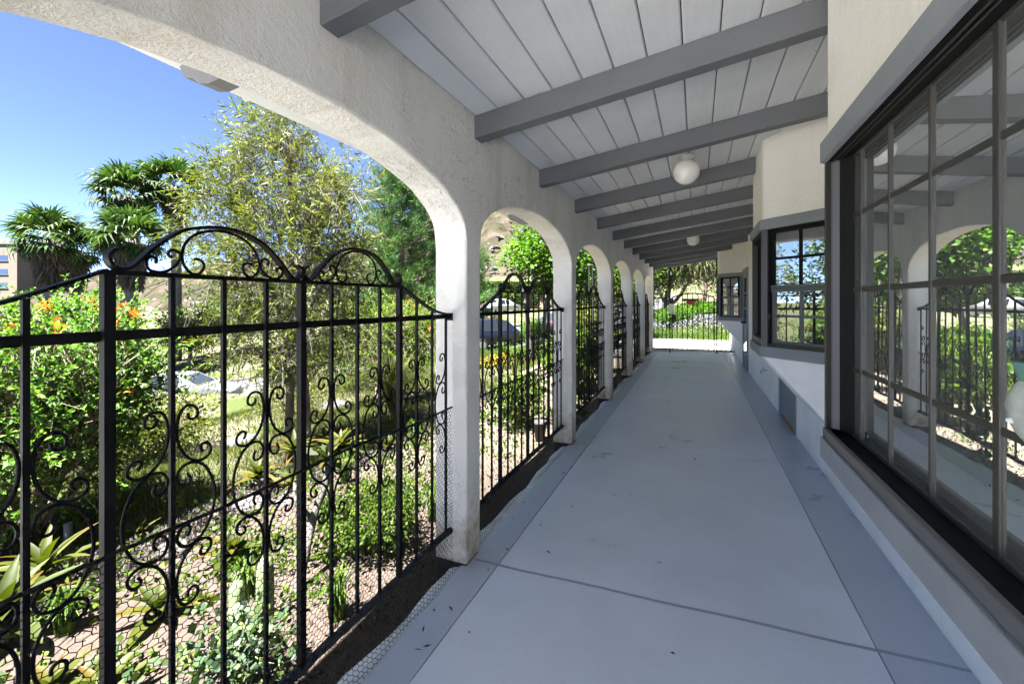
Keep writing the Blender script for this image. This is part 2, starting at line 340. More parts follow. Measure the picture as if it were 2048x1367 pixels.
def leaf_quads(P, D, L, W, fold=0.25, up=None):
    n = len(P); D = unit(D)
    Rv = rng.normal(size=(n, 3)) if up is None else up + rng.normal(size=(n, 3)) * 0.35
    S = unit(np.cross(D, Rv)); Nn = np.cross(S, D)
    L = np.broadcast_to(np.asarray(L, float), (n,))[:, None]; W = np.broadcast_to(np.asarray(W, float), (n,))[:, None]
    v0 = P; v1 = P + D * L * 0.45 + S * W / 2 + Nn * fold * W; v2 = P + D * L; v3 = P + D * L * 0.45 - S * W / 2 + Nn * fold * W
    return np.stack([v0, v1, v2, v3], 1).reshape(-1, 3)

# ------------------------------------------------------------------ layout numbers (metres; x across, y along the porch)
XC = -1.20; XO = -1.41                 # arcade faces
Y0C = 2.164; DB = 2.27; CW = 0.172     # first column, bay length, column width
PITCH = 0.1375
def zbeam(x): return 2.457 + PITCH * (x + 1.2)
def zceil(x): return zbeam(x) + 0.135
def zfloor(x): return 0.0326 * (x + 1.043)
XW = 0.984; XB = 0.50
YN, YF = -4.65, 13.70                  # near and far end of the porch

# ================================================================== terrain
CP = np.array([(-1.5, y, -0.11) for y in range(-12, 15, 3)] + [(-3, y, -0.28) for y in range(-12, 16, 3)] + [(3, y, -0.2) for y in range(-12, 15, 4)] + [
    (-5, 2, -0.45), (-5, 4.1, -0.6), (-5, -3, -0.5), (-7, 2, -0.8), (-8, 8, -0.95), (-8, 4, -1.05), (-12, 8, -1.8), (-12, 2, -1.9), (-5.5, 8, -0.6), (-5, 12.8, -0.38),
    (-6, 17.8, -0.45), (-5, 20, -0.4), (-8.5, 20, -0.8), (-3, 17, -0.15), (-3, 23, 0.1),
    (-40, 15, -3.6), (-40, 4, -5), (-60, 20, -3), (-30, 24, -2.6), (-20, 30, -0.9), (-19, 42, 0.35), (-12, 40, 0.2), (-30, 45, 0.4), (-26, 55, 0.9), (-30, 62, 2.5), (-36, 90, 7), (-70, 60, 1), (-90, 30, -1),
    (0, 16, -0.03), (4, 16, -0.03), (0, 19, 0.0), (5, 19, 0.02), (0, 25, 0.5), (6, 25, 0.5), (-2, 30, 0.8), (0, 35, 1.2), (8, 36, 1.4), (0, 50, 3), (-5, 46, 1.3), (10, 60, 5), (0, 90, 9), (20, 10, 0), (30, 40, 3), (-30, -20, -3), (0, -40, -1), (30, -30, 0)])
ROAD = np.array(crom([(-44, 1, -5.6), (-36, 6, -4.9), (-30, 10, -4.1), (-23, 14.2, -3.2), (-16.5, 18.6, -2.05), (-12.0, 24.2, -1.0), (-9.0, 32, -0.35), (-7.6, 42, 0.25), (-6.6, 56, 1.2), (-5.5, 76, 3)], 5))
def terrain(x, y):
    x = np.asarray(x, float); y = np.asarray(y, float); sh = x.shape; xf = x.ravel(); yf = y.ravel()
    out = np.zeros(len(xf))
    for i in range(0, len(xf), 4000):
        dx = xf[i:i + 4000, None] - CP[None, :, 0]; dy = yf[i:i + 4000, None] - CP[None, :, 1]
        w = 1.0 / (dx * dx + dy * dy + 0.3) ** 2
        out[i:i + 4000] = (w * CP[None, :, 2]).sum(1) / w.sum(1)
    d = np.full(len(xf), 1e9); zr = np.zeros(len(xf))
    for p in ROAD:
        dd = np.hypot(xf - p[0], yf - p[1]); m = dd < d; d[m] = dd[m]; zr[m] = p[2]
    t = np.clip((d - 4.4) / 4.5, 0, 1); t = t * t * (3 - 2 * t)
    out = out * t + (zr - 0.10) * (1 - t)
    return out.reshape(sh)
def tz(x, y): return float(terrain(np.array([x]), np.array([y]))[0])

def axis(lo, hi, fine_lo, fine_hi, step):
    a = list(np.arange(fine_lo, fine_hi + 1e-6, step)); s = step; v = fine_hi
    while v < hi: s *= 1.22; v += s; a.append(v)
    s = step; v = fine_lo; b = []
    while v > lo: s *= 1.22; v -= s; b.append(v)
    return np.array(b[::-1] + a)
gx = axis(-900, 900, -13, 3, 0.25); gy = axis(-900, 900, -4, 24, 0.3)
GX, GY = np.meshgrid(gx, gy); GZ = terrain(GX, GY)
bump = np.sin(GX * 3.1 + 1.3 * np.sin(GY * 1.7)) * np.cos(GY * 2.7 + np.sin(GX * 2.2)) * 0.02
inporch = (GX > -1.9) & (GX < 9) & (GY > -6) & (GY < 19)
GZ = GZ + np.where(inporch, 0, bump)
GZ = np.where((GX > -1.9) & (GX < 9) & (GY > 13) & (GY < 19.2), np.minimum(GZ, -0.07), GZ)
nx, ny = len(gx), len(gy)
idx = np.arange(nx * ny).reshape(ny, nx)
me = bpy.data.meshes.new('ground')
fa = np.stack([idx[:-1, :-1], idx[:-1, 1:], idx[1:, 1:], idx[1:, :-1]], -1).reshape(-1, 4)
me.from_pydata(np.stack([GX, GY, GZ], -1).reshape(-1, 3).tolist(), [], fa.tolist())
me.polygons.foreach_set('use_smooth', [True] * len(me.polygons)); me.update()
m, nt, b = newmat('soil'); L = nt.links; P = geopos(nt); b.inputs['Roughness'].default_value = 0.95; b.inputs['Specular IOR Level'].default_value = 0.1
n1 = N(nt, 'ShaderNodeTexNoise', Scale=0.9, Detail=8, Roughness=0.65); L.new(P, n1.inputs[0])
n2 = N(nt, 'ShaderNodeTexNoise', Scale=24, Detail=7, Roughness=0.75); L.new(P, n2.inputs[0])
r1 = ramp(nt, [(0.3, (0.035, 0.026, 0.021)), (0.55, (0.058, 0.045, 0.037)), (0.75, (0.078, 0.062, 0.052))]); L.new(n2.outputs[0], r1.inputs[0])
# grass and weeds on the slope away from the path
sep = nt.nodes.new('ShaderNodeSeparateXYZ'); L.new(P, sep.inputs[0])
mr = nt.nodes.new('ShaderNodeMapRange'); mr.inputs[1].default_value = -3.6; mr.inputs[2].default_value = -5.2; L.new(sep.outputs[0], mr.inputs[0])
my = nt.nodes.new('ShaderNodeMapRange'); my.inputs[1].default_value = 18.6; my.inputs[2].default_value = 20; L.new(sep.outputs[1], my.inputs[0])
mxx = N(nt, 'ShaderNodeMath', operation='MAXIMUM'); L.new(mr.outputs[0], mxx.inputs[0]); L.new(my.outputs[0], mxx.inputs[1])
rg = ramp(nt, [(0.40, g3(0.25)), (0.56, g3(1))]); L.new(n1.outputs[0], rg.inputs[0])
mm = N(nt, 'ShaderNodeMath', operation='MULTIPLY'); L.new(mxx.outputs[0], mm.inputs[0]); L.new(rg.outputs[0], mm.inputs[1])
rgr = ramp(nt, [(0.3, (0.018, 0.027, 0.007)), (0.6, (0.034, 0.043, 0.012)), (0.8, (0.052, 0.052, 0.02))]); L.new(n2.outputs[0], rgr.inputs[0])
py_ = nt.nodes.new('ShaderNodeMapRange'); py_.inputs[1].default_value = 3.2; py_.inputs[2].default_value = 5.5; L.new(sep.outputs[1], py_.inputs[0])
rp_ = ramp(nt, [(0.3, (0.085, 0.068, 0.052)), (0.55, (0.12, 0.10, 0.077)), (0.75, (0.15, 0.125, 0.10))]); L.new(n2.outputs[0], rp_.inputs[0])
mp_ = nt.nodes.new('ShaderNodeMix'); mp_.data_type = 'RGBA'; L.new(py_.outputs[0], mp_.inputs[0]); L.new(r1.outputs[0], mp_.inputs[6]); L.new(rp_.outputs[0], mp_.inputs[7])
mx = nt.nodes.new('ShaderNodeMix'); mx.data_type = 'RGBA'; L.new(mm.outputs[0], mx.inputs[0]); L.new(mp_.outputs[2], mx.inputs[6]); L.new(rgr.outputs[0], mx.inputs[7])
L.new(mx.outputs[2], b.inputs['Base Color'])
bp = N(nt, 'ShaderNodeBump', Strength=0.7, Distance=0.03); L.new(n2.outputs[0], bp.inputs['Height']); L.new(bp.outputs[0], b.inputs['Normal'])
me.materials.append(m); ground = link(bpy.data.objects.new('ground', me)); tag(ground, 'tan soil garden ground sloping away to the road', kind='structure')

# road with kerbs
def ribbon(name, off0, off1, z0, z1, mat, kind=None):
    mb = MB(); T = np.gradient(ROAD[:, :2], axis=0); T = T / np.linalg.norm(T, axis=1, keepdims=True); Nv = np.stack([T[:, 1], -T[:, 0]], 1)
    n = len(ROAD)
    for i in range(n):
        for o_ in (off0, off1):
            for zz in (z0, z1): mb.v.append((ROAD[i, 0] + Nv[i, 0] * o_, ROAD[i, 1] + Nv[i, 1] * o_, ROAD[i, 2] + zz))
    for i in range(n - 1):
        a = i * 4; c = a + 4
        mb.f += [(a + 1, a + 3, c + 3, c + 1), (a, a + 1, c + 1, c), (a + 2, c + 2, c + 3, a + 3)]
    o = mb.build(name, mat)
    if kind: tag(o, kind=kind)
    return o
tag(ribbon('road', -3.6, 3.6, -0.3, 0.0, 'asphalt'), 'grey asphalt road running behind the garden trees', kind='structure')
tag(ribbon('kerb', 3.6, 3.85, -0.3, 0.13, 'kerb'), 'pale concrete kerb along the garden side of the road', kind='structure')
tag(ribbon('kerb', -3.9, -3.6, -0.3, 0.13, 'kerb'), 'pale concrete kerb along the far side of the road', kind='structure')

# driveway beyond the gate
mb = MB(); mb.box(-3.2, 9, YF + 0.02, 18.6, -0.2, 0.0)
tag(mb.build('driveway', 'concrete', bevel=0.01), 'sunlit pale concrete driveway beyond the porch gate', kind='structure')

# unseen paving added behind the camera to bounce sunlight into the porch
mb = MB(); mb.box(-9.5, -2.3, -13, -1.0, -0.45, -0.12); mb.box(-2.3, 6, -13, YN - .05, -0.45, -0.12)
tag(mb.build('bounce_paving', 'added_paving', bevel=0.01), 'added pale paving, unseen behind the near porch end, bouncing sunlight inside', kind='structure')

# ================================================================== porch floor: slabs
pf = empty('porch_floor', (0, 0, 0)); tag(pf, 'grey painted concrete porch floor in jointed slabs', kind='structure')
mb = MB(); mb.pts([(-1.235, YN, zfloor(-1.235) - .012), (XW + .05, YN, zfloor(XW) - .012), (XW + .05, YF, zfloor(XW) - .012), (-1.235, YF, zfloor(-1.235) - .012),
                   (-1.235, YN, -.35), (XW + .05, YN, -.35), (XW + .05, YF, -.35), (-1.235, YF, -.35)], [(0, 1, 2, 3), (0, 4, 5, 1), (1, 5, 6, 2), (2, 6, 7, 3), (3, 7, 4, 0)])
mb.build('floor_bed', 'joint_dark', pf)
joints = [YN] + [2.2475 + DB * k for k in range(-2, 5)] + [YF]
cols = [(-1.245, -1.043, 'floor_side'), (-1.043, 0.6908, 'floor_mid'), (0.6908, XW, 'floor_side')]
for i in range(len(joints) - 1):
    ya, yb = joints[i] + 0.0025, joints[i + 1] - 0.0025
    for (xa, xb, mat) in cols:
        mb = MB(); g = 0.0018
        if xa < -1.2:          # ragged outer edge, poured over the garden kerb
            ys = np.linspace(ya, yb, 26); e = [xa + 0.007 * math.sin(y * 5.1) + 0.005 * math.sin(y * 13.7 + 1) + random.uniform(-.004, .004) for y in ys]
            for y, x in zip(ys, e):
                for z in (zfloor(xa) - 0.10, zfloor(xa) - 0.012): mb.v.append((x - (0.012 if z < -.05 else 0), y, z))
                mb.v.append((x + 0.02, y, zfloor(xa))); mb.v.append((xb - g, y, zfloor(xb))); mb.v.append((xb - g, y, zfloor(xb) - .02))
            for k in range(25):
                a = k * 5; mb.f += [(a + j, a + 5 + j, a + 6 + j, a + 1 + j) for j in range(4)]
            mb.f += [(0, 1, 2, 3, 4), tuple(25 * 5 + j for j in (4, 3, 2, 1, 0))]
            o = mb.build('slab', mat, pf)
        else:
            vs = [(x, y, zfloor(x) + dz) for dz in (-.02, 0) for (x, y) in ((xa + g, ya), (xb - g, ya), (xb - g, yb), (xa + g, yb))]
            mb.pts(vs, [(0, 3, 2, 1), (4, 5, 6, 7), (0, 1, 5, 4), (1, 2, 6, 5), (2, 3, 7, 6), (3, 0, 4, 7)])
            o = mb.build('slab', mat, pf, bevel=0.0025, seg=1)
# filled joint bead across the first joint
mb = MB(); yj = 2.2475
prof = [(-.009, 0.0006), (-.005, .0032), (.001, .0040), (.006, .0028), (.010, .0006)]
xs = np.linspace(-1.19, XW - .003, 60)
for x in xs:
    w = 0.003 * math.sin(x * 9) + random.uniform(-.001, .001)
    for dy, dz in prof: mb.v.append((x, yj + dy + w, zfloor(x) + dz))
for i in range(59):
    for k in range(4): a = i * 5 + k; mb.f.append((a, a + 5, a + 6, a + 1))
mb.build('joint_sealant', 'sealant', pf, smooth=True)

# garden kerb under the fence
mb = MB(); ys = np.linspace(YN, YF, 150); prof = [(-1.22, -.022), (-1.285, -.026), (-1.325, -.045), (-1.345, -.09), (-1.35, -.3)]
for y in ys:
    w = 0.012 * math.sin(y * 4.3) + 0.01 * math.sin(y * 11 + 2) + random.uniform(-.006, .006)
    for k, (x, z) in enumerate(prof): mb.v.append((x + w * (k > 0), y, z + random.uniform(-.006, .006)))
for i in range(149):
    for k in range(4): a = i * 5 + k; mb.f.append((a, a + 1, a + 6, a + 5))
stucco('curb_paint', (0.62, 0.62, 0.63), crack=False, bump=0.6, stain=0.9)
o = mb.build('kerb_strip', 'curb_paint', smooth=True); tag(o, 'rough whitewashed kerb strip below the iron fence', kind='structure')

# ================================================================== house
house = empty('house', (0, 0, 0)); tag(house, 'cream stucco house with arcaded porch, grey beams and bay windows', 'house')
# --- arcade wall with arches
NB0, NB1 = -3, 5
def arch_pts(ya, yb, n=28):
    c = (ya + yb) / 2; a = (yb - ya) / 2; out = []
    for i in range(n + 1):
        t = math.pi * i / n; cy = -math.cos(t)
        out.append((c + a * cy, 1.855 + 0.362 * math.sin(t) ** 0.94 if 0 < i < n else 1.855))
    return out
def ztop(x): return zceil(x) + 0.0
segs = []
mb = MB(); V = {}
def vid(x, y, z):
    k = (round(x, 4), round(y, 4), round(z, 4))
    if k not in V: V[k] = len(mb.v); mb.v.append((x, y, z))
    return V[k]
ZT = {XC: zceil(XC) + 0.03, XO: zceil(XO) + 0.03}
def both(ptsA):  # polygon in (y,z) on inner and outer faces, z may be 'T'
    for X in (XC, XO):
        mb.f.append(tuple(vid(X, y, ZT[X] if z == 'T' else z) for y, z in ptsA))
colY = [Y0C + DB * k for k in range(NB0, NB1 + 1)]
zb = 0.004
for k, yc in enumerate(colY):
    ya, yb = yc, yc + CW
    zlist = [zb, 0.06, 0.6, 1.2, 1.855]
    for z0, z1 in zip(zlist[:-1], zlist[1:]):
        both([(ya, z0), (yb, z0), (yb, z1), (ya, z1)])
        for y in (ya, yb): mb.f.append((vid(XC, y, z0), vid(XO, y, z0), vid(XO, y, z1), vid(XC, y, z1)))
    mb.f.append((vid(XC, ya, zb), vid(XC, yb, zb), vid(XO, yb, zb), vid(XO, ya, zb)))
    both([(ya, 1.855), (yb, 1.855), (yb, 'T'), (ya, 'T')])
    mb.f.append((vid(XC, ya, ZT[XC]), vid(XC, yb, ZT[XC]), vid(XO, yb, ZT[XO]), vid(XO, ya, ZT[XO])))
    if k < len(colY) - 1:
        ap = arch_pts(yb, colY[k + 1])
        ap = [(y, z + (random.uniform(-.0035, .0035) if 0 < i < len(ap) - 1 else 0)) for i, (y, z) in enumerate(ap)]
        for (y0, z0), (y1, z1) in zip(ap[:-1], ap[1:]):
            both([(y0, z0), (y1, z1), (y1, 'T'), (y0, 'T')])
            mb.f.append((vid(XC, y0, z0), vid(XO, y0, z0), vid(XO, y1, z1), vid(XC, y1, z1)))
            mb.f.append((vid(XC, y0, ZT[XC]), vid(XC, y1, ZT[XC]), vid(XO, y1, ZT[XO]), vid(XO, y0, ZT[XO])))
arc = mb.build('arcade_wall', 'arcade_stucco', house, bevel=0.014, seg=3)
# rusty column shoes
for yc in colY:
    mb = MB(); mb.box(XO + .012, XC - .010, yc + .010, yc + CW - .010, -.14, 0.012); mb.build('column_shoe', 'rusty_base', arc)

# --- roof: boards, beams with shaped tails, deck
roof = empty('roof', (0, 0, 0), house)
xg = [XC - 0.001] + [-1.055 + 0.1655 * k for k in range(0, 14)]
xg = [-2.02, -1.86, -1.70, -1.54, -1.375] + xg
RY0, RY1 = YN, 13.86
for xa, xb in zip(xg[:-1], xg[1:]):
    mb = MB(); g = 0.0032; c = 0.005
    poly = [(xa + g + c, zceil(xa + g + c)), (xb - g - c, zceil(xb - g - c)), (xb - g, zceil(xb - g) + c), (xb - g, zceil(xb) + .024), (xa + g, zceil(xa) + .024), (xa + g, zceil(xa + g) + c)]
    mb.prism_y(poly, RY0, RY1); mb.build('ceiling_board', 'board_white', roof)
mb = MB(); mb.prism_y([(-2.04, zceil(-2.04) + .0235), (1.22, zceil(1.22) + .0235), (1.22, zceil(1.22) + .05), (-2.04, zceil(-2.04) + .05)], RY0, RY1 + .02); mb.build('roof_deck', 'groove', roof)
mb = MB(); mb.prism_y([(-2.06, zceil(-2.06) + .051), (5.6, zceil(5.6) + .051), (5.6, zceil(5.6) + .11), (-2.06, zceil(-2.06) + .11)], RY0 - .02, RY1 + .04); mb.build('roof_tiles', 'roof_tile', roof)
bw = 0.088
BY = [1.122 + 1.1385 * k for k in range(-5, 12)]
def beam_mesh(x1):
    bt = [(-1.40, zbeam(-1.40)), (-1.72, zbeam(-1.72) - .002), (-1.80, zbeam(-1.80)), (-1.86, zbeam(-1.86) + .02), (-1.90, zbeam(-1.9) + .055), (-1.955, zbeam(-1.955) + .075), (-1.99, zceil(-1.99) - .001)]
    poly = [(x1, zceil(x1) - .001), (x1, zbeam(x1))] + bt
    m_ = MB(); m_.prism_y(poly, 0, bw); me_ = m_.mesh('beam'); me_.materials.append(MATS['beam_grey']); return me_
bmesh_ = beam_mesh(1.15)
for y in BY:
    o = share('beam', bmesh_, roof, (0, y, 0)); bv = o.modifiers.new('bevel', 'BEVEL'); bv.width = 0.004; bv.segments = 1
# --- walls
wall = MB(); wall.box(XW, 6.0, YN, 15.5, -0.3, 0.60); wall.build('base_wall', 'base_stucco', house)
wall = MB(); wall.prism_y([(XW, 0.60), (6.0, 0.60), (6.0, zceil(6) + .03), (XW, zceil(XW) + .03)], YN, 15.5); w_ = wall
wall.build('upper_wall', 'house_stucco', house)

S2 = math.sqrt(0.5)
def bay(ya, yb, zsill, zhead, near_side=True):
    """stucco masses of a canted bay whose front runs from ya to yb at x = XB"""
    dx = XW - XB; zt = 3.0
    pl = [(XW + .05, ya - dx - .05), (XB, ya), (XB, yb), (XW + .05, yb + dx + .05)]
    mb = MB(); n = len(pl)
    top = [(x, y, zceil(x) + .01) for x, y in pl]; bot = [(x, y, zhead) for x, y in pl]
    mb.pts(bot + top, [(0, 1, 5, 4), (1, 2, 6, 5), (2, 3, 7, 6), (3, 2, 1, 0)])
    mb.build('bay_wall_upper', 'house_stucco', house, bevel=0.02, seg=3)
    zb2 = zsill - 0.085; zl = 0.47
    mb = MB(); lowz = [zl - .05, zb2, zb2, zl - .05]
    up = [(x, y, zsill) for x, y in pl]; lo = [(x, y, z) for (x, y), z in zip(pl, lowz)]
    mb.pts(lo + up, [(0, 1, 5, 4), (1, 2, 6, 5), (2, 3, 7, 6), (4, 5, 6, 7), (0, 3, 2, 1)])
    mb.build('bay_wall_lower', 'base_stucco', house, bevel=0.012, seg=2)
    # trims (head band and apron) mitred round the three faces
    for (z0, z1, nm) in ((zhead, zhead + 0.085, 'head_trim'), (zsill - 0.085, zsill, 'apron_trim')):
        t = 0.022; k = t * math.tan(R(22.5))
        o1 = [(XW, ya - dx), (XB, ya), (XB, yb), (XW, yb + dx)]
        o2 = [(XW, ya - dx - t * 1.414), (XB - t, ya - k), (XB - t, yb + k), (XW, yb + dx + t * 1.414)]
        mb = MB(); vv = [(x, y, z) for z in (z0, z1) for (x, y) in o1 + o2]
        fs = []
        for i in range(3):
            a, c = i, i + 1
            fs += [(4 + a, 4 + c, 12 + c, 12 + a), (a, c, 4 + c, 4 + a), (8 + a, 12 + a, 12 + c, 8 + c)]
        mb.pts(vv, fs); mb.build(nm, 'trim_grey', house, bevel=0.004, seg=2)

def window_grid(P0, du, dn, us, zs, nglass, mw, mz, mat_m, glass, thick=None, depth=0.022):
    """panes and muntins between the u and z lines; returns the window part"""
    w = empty('window', (0, 0, 0), house)
    thick = thick or {}
    for i in range(len(us) - 1):
        for j in range(len(zs) - 1):
            mb = MB(); a = random.uniform(-.0012, .0012)
            mb.obox(P0, du, dn, us[i], us[i + 1], zs[j], zs[j + 1], nglass - .004, nglass + a * 0)
            p = mb.build('pane', glass, w)
    for i, u in enumerate(us):
        t = thick.get(i, mw)
        mb = MB(); mb.obox(P0, du, dn, u - t / 2, u + t / 2, zs[0], zs[-1], nglass - .006, nglass + depth + .003); mb.build('muntin', mat_m, w, bevel=0.004, seg=2)
    for j, z in enumerate(zs):
        mb = MB(); mb.obox(P0, du, dn, us[0], us[-1], z - mz / 2, z + mz / 2, nglass - .005, nglass + depth); mb.build('muntin', mat_m, w, bevel=0.004, seg=2)
    return w

# bay 1: the large window beside the camera
Y1a, Y1b = -0.55, 2.18
bay(Y1a, Y1b, 0.935, 2.08)
xgl = 0.575
us = [2.235, 2.022, 1.762, 1.494, 1.217, 0.945, 0.675, 0.405, 0.135, -0.135, -0.405, -0.60]
zs = [0.972, 1.235, 1.547, 1.839, 2.078]
w = window_grid((xgl, 0, 0), (0, 1, 0), (-1, 0, 0), us, zs, 0, 0.014, 0.019, 'bronze_light', 'pane_glass', {4: 0.024, 8: 0.024}, 0.004)
mb = MB(); mb.pts([(XB + .004, Y1a - .1, 0.945), (XB + .004, Y1b + .03, 0.945), (xgl + .02, Y1b + .1, 0.968), (xgl + .02, Y1a - .1, 0.968),
                   (XB + .004, Y1a - .1, 0.90), (XB + .004, Y1b + .03, 0.90), (xgl + .02, Y1b + .1, 0.90), (xgl + .02, Y1a - .1, 0.90)], [(0, 1, 2, 3), (0, 4, 5, 1), (1, 5, 6, 2), (3, 2, 6, 7), (4, 7, 6, 5)])
mb.build('sill', 'bronze', w)
mb = MB(); mb.box(XB - .012, XB + .006, Y1a - .05, Y1b + .012, 0.936, 0.975); mb.build('sill_nosing', 'sash_grey', w, bevel=.004)
mb = MB(); mb.box(XB + .004, xgl + .02, Y1a - .1, Y1b + .03, 2.079, 2.10); mb.build('head_lining', 'bronze', w)
for xx in (XB + .018, XB + .034):
    mb = MB(); mb.box(xx, xx + .004, Y1a - .05, Y1b - .01, 2.0745, 2.0785); mb.build('head_track', 'bronze_light', w)
mb = MB(); mb.pts([(XB - .004, Y1b - .012, z) for z in (.96, 2.08)] + [(XB - .004, Y1b + .016, z) for z in (.96, 2.08)] + [(XB + .02, Y1b + .03, z) for z in (.96, 2.08)] + [(XB + .02, Y1b - .002, z) for z in (.96, 2.08)],
                  [(0, 1, 3, 2), (2, 3, 5, 4), (4, 5, 7, 6), (6, 7, 1, 0), (0, 2, 4, 6), (1, 7, 5, 3)]); mb.build('corner_post', 'bronze_light', w)
mb = MB(); mb.pts([(XB + .018, Y1b - .008, z) for z in (.95, 2.079)] + [(xgl + .01, Y1b + .068, z) for z in (.95, 2.079)] + [(xgl + .01, Y1b + .12, z) for z in (.95, 2.079)] + [(XB + .018, Y1b + .05, z) for z in (.95, 2.079)],
                  [(0, 1, 3, 2), (2, 3, 5, 4), (4, 5, 7, 6), (6, 7, 1, 0)]); mb.build('jamb', 'bronze', w)
# canted side of bay 1 (faces away from the camera) and bays 2, 3
def canted_window(ycorner, far=False, zsill=1.135, zhead=2.085, far_side=False):
    P0 = (XB, ycorner, 0); du = (S2, -S2, 0) if not far_side else (S2, S2, 0); dn = (-S2, -S2, 0) if not far_side else (-S2, S2, 0)
    w = empty('window', (0, 0, 0), house)
    T = 0.64
    def part(nm, mat, u0, u1, z0, z1, n0, n1, bev=.003):
        mb = MB(); mb.obox(P0, du, dn, u0, u1, z0, z1, n0, n1); return mb.build(nm, mat, w, bevel=bev, seg=1)
    part('backing', 'bronze', 0.0, T, zsill, zhead, -.16, -.05, 0)
    part('frame', 'sash_grey', 0.008, 0.050, zsill, zhead, -.05, .010); part('frame', 'bronze', 0.050, 0.066, zsill + .02, zhead - .01, -.05, .0)
    part('frame', 'sash_grey', T - .05, T, zsill, zhead, -.05, .010)
    part('frame', 'bronze_light', 0.05, T - .05, zsill, zsill + .028, -.05, .004); part('frame', 'bronze', 0.05, T - .05, zhead - .03, zhead, -.05, .004)
    zm = 1.605
    ug = [0.085, 0.30, 0.52]
    for (zz, n0, q) in (([zm + .022, 1.845, zhead - .035], -.030, 'bronze'), ([zsill + .045, 1.385, zm - .022], -.042, 'sash_grey')):
        for i in range(2):
            for j in range(2):
                part('pane', 'pane_glass_dark', ug[i], ug[i + 1], zz[j], zz[j + 1], n0 - .004, n0, 0)
        part('muntin', q, ug[1] - .011, ug[1] + .011, zz[0], zz[2], n0 - .006, n0 + .010); part('muntin', q, ug[0], ug[2], zz[1] - .010, zz[1] + .010, n0 - .006, n0 + .008)
        part('sash', q, ug[0] - .022, ug[0] + .004, zz[0] - .02, zz[2] + .01, n0 - .01, n0 + .016); part('sash', q, ug[2] - .004, ug[2] + .025, zz[0] - .02, zz[2] + .01, n0 - .01, n0 + .016)
    part('meeting_rail', 'sash_grey', ug[0] - .02, ug[2] + .02, zm - .024, zm + .003, -.045, -.012); part('meeting_rail', 'sash_grey', ug[0] - .02, ug[2] + .02, zm + .005, zm + .026, -.04, -.008)
    part('bottom_rail', 'sash_grey', ug[0] - .02, ug[2] + .02, zsill + .028, zsill + .05, -.05, -.02)
    part('latch', 'bronze_light', 0.066, 0.074, 1.36, 1.40, 0, .02)
    return w
def front_window(ya, yb, zsill=1.135, zhead=2.085):
    w = empty('window', (0, 0, 0), house); P0 = (XB, 0, 0); du = (0, 1, 0); dn = (-1, 0, 0)
    def part(nm, mat, u0, u1, z0, z1, n0, n1):
        mb = MB(); mb.obox(P0, du, dn, u0, u1, z0, z1, n0, n1); return mb.build(nm, mat, w)
    part('backing', 'bronze', ya, yb, zsill, zhead, -.3, -.12); part('pane', 'pane_glass_dark', ya + .06, yb - .06, zsill + .05, zhead - .05, -.12, -.116)
    part('frame', 'sash_grey', ya, ya + .03, zsill, zhead, -.12, .006); part('frame', 'bronze_light', yb - .03, yb, zsill, zhead, -.12, .006)
    part('frame', 'bronze_light', ya + .03, yb - .03, zsill, zsill + .05, -.12, .002); part('frame', 'bronze', ya + .03, yb - .03, zhead - .05, zhead, -.12, .002)
    part('muntin', 'bronze', (ya + yb) / 2 - .012, (ya + yb) / 2 + .012, zsill + .05, zhead - .05, -.116, -.10)
Y2a, Y2b = 4.10, 4.76
bay(Y2a, Y2b, 1.135, 2.085); canted_window(Y2a); front_window(Y2a, Y2b); canted_window(Y2b, far_side=True)
Y3a, Y3b = 11.64, 12.30
bay(Y3a, Y3b, 1.135, 2.085); canted_window(Y3a); front_window(Y3a, Y3b); canted_window(Y3b, far_side=True)
canted_window(Y1b, zsill=0.975, far_side=True)
# door to the house
door = empty('door', (0, 0, 0), house)
def dpart(nm, mat, y0, y1, z0, z1, x0, x1, par=door, bev=.003):
    mb = MB(); mb.box(x0, x1, y0, y1, z0, z1); return mb.build(nm, mat, par, bevel=bev, seg=1)
dy0, dy1 = 10.13, 11.10; fz = zfloor(XW)
dpart('casing', 'trim_grey', dy0, dy0 + .09, fz, 2.13, XW - .025, XW + .02); dpart('casing', 'trim_grey', dy1 - .09, dy1, fz, 2.13, XW - .025, XW + .02)
dpart('casing', 'trim_grey', dy0, dy1, 2.13, 2.22, XW - .027, XW + .02)
dpart('leaf', 'trim_grey', dy0 + .09, dy1 - .09, fz + .01, 2.13, XW - .012, XW + .01)
yy = np.linspace(dy0 + .19, dy1 - .19, 3); zz = np.linspace(fz + .28, 2.02, 6)
for i in range(2):
    for j in range(5): dpart('pane', 'pane_glass_dark', yy[i] + .012, yy[i + 1] - .012, zz[j] + .012, zz[j + 1] - .012, XW - .016, XW - .008, bev=0)
dpart('handle', 'bronze', dy1 - .20, dy1 - .17, 1.02, 1.06, XW - .07, XW - .015); dpart('handle', 'bronze', dy1 - .30, dy1 - .17, 1.035, 1.05, XW - .075, XW - .062)
# little access door at the foot of the wall
ad = empty('access_door', (0, 0, 0), house); ay0, ay1 = 5.50, 6.28
dpart('frame', 'trim_grey', ay1, ay1 + .09, fz, .80, XW - .03, XW + .01, ad); dpart('frame', 'trim_grey', ay0 - .03, ay0, fz, .80, XW - .02, XW + .01, ad)
dpart('leaf', 'trim_grey', ay0, ay1, fz + .04, .80, XW - .006, XW + .01, ad)
for k in range(3): dpart('vent', 'bronze', ay0 + .12 + k * .17, ay0 + .23 + k * .17, .52, .66, XW - .0095, XW + .0, ad, 0)
dpart('threshold', 'rust', ay0, ay1, fz - .0, fz + .035, XW - .012, XW + .01, ad)

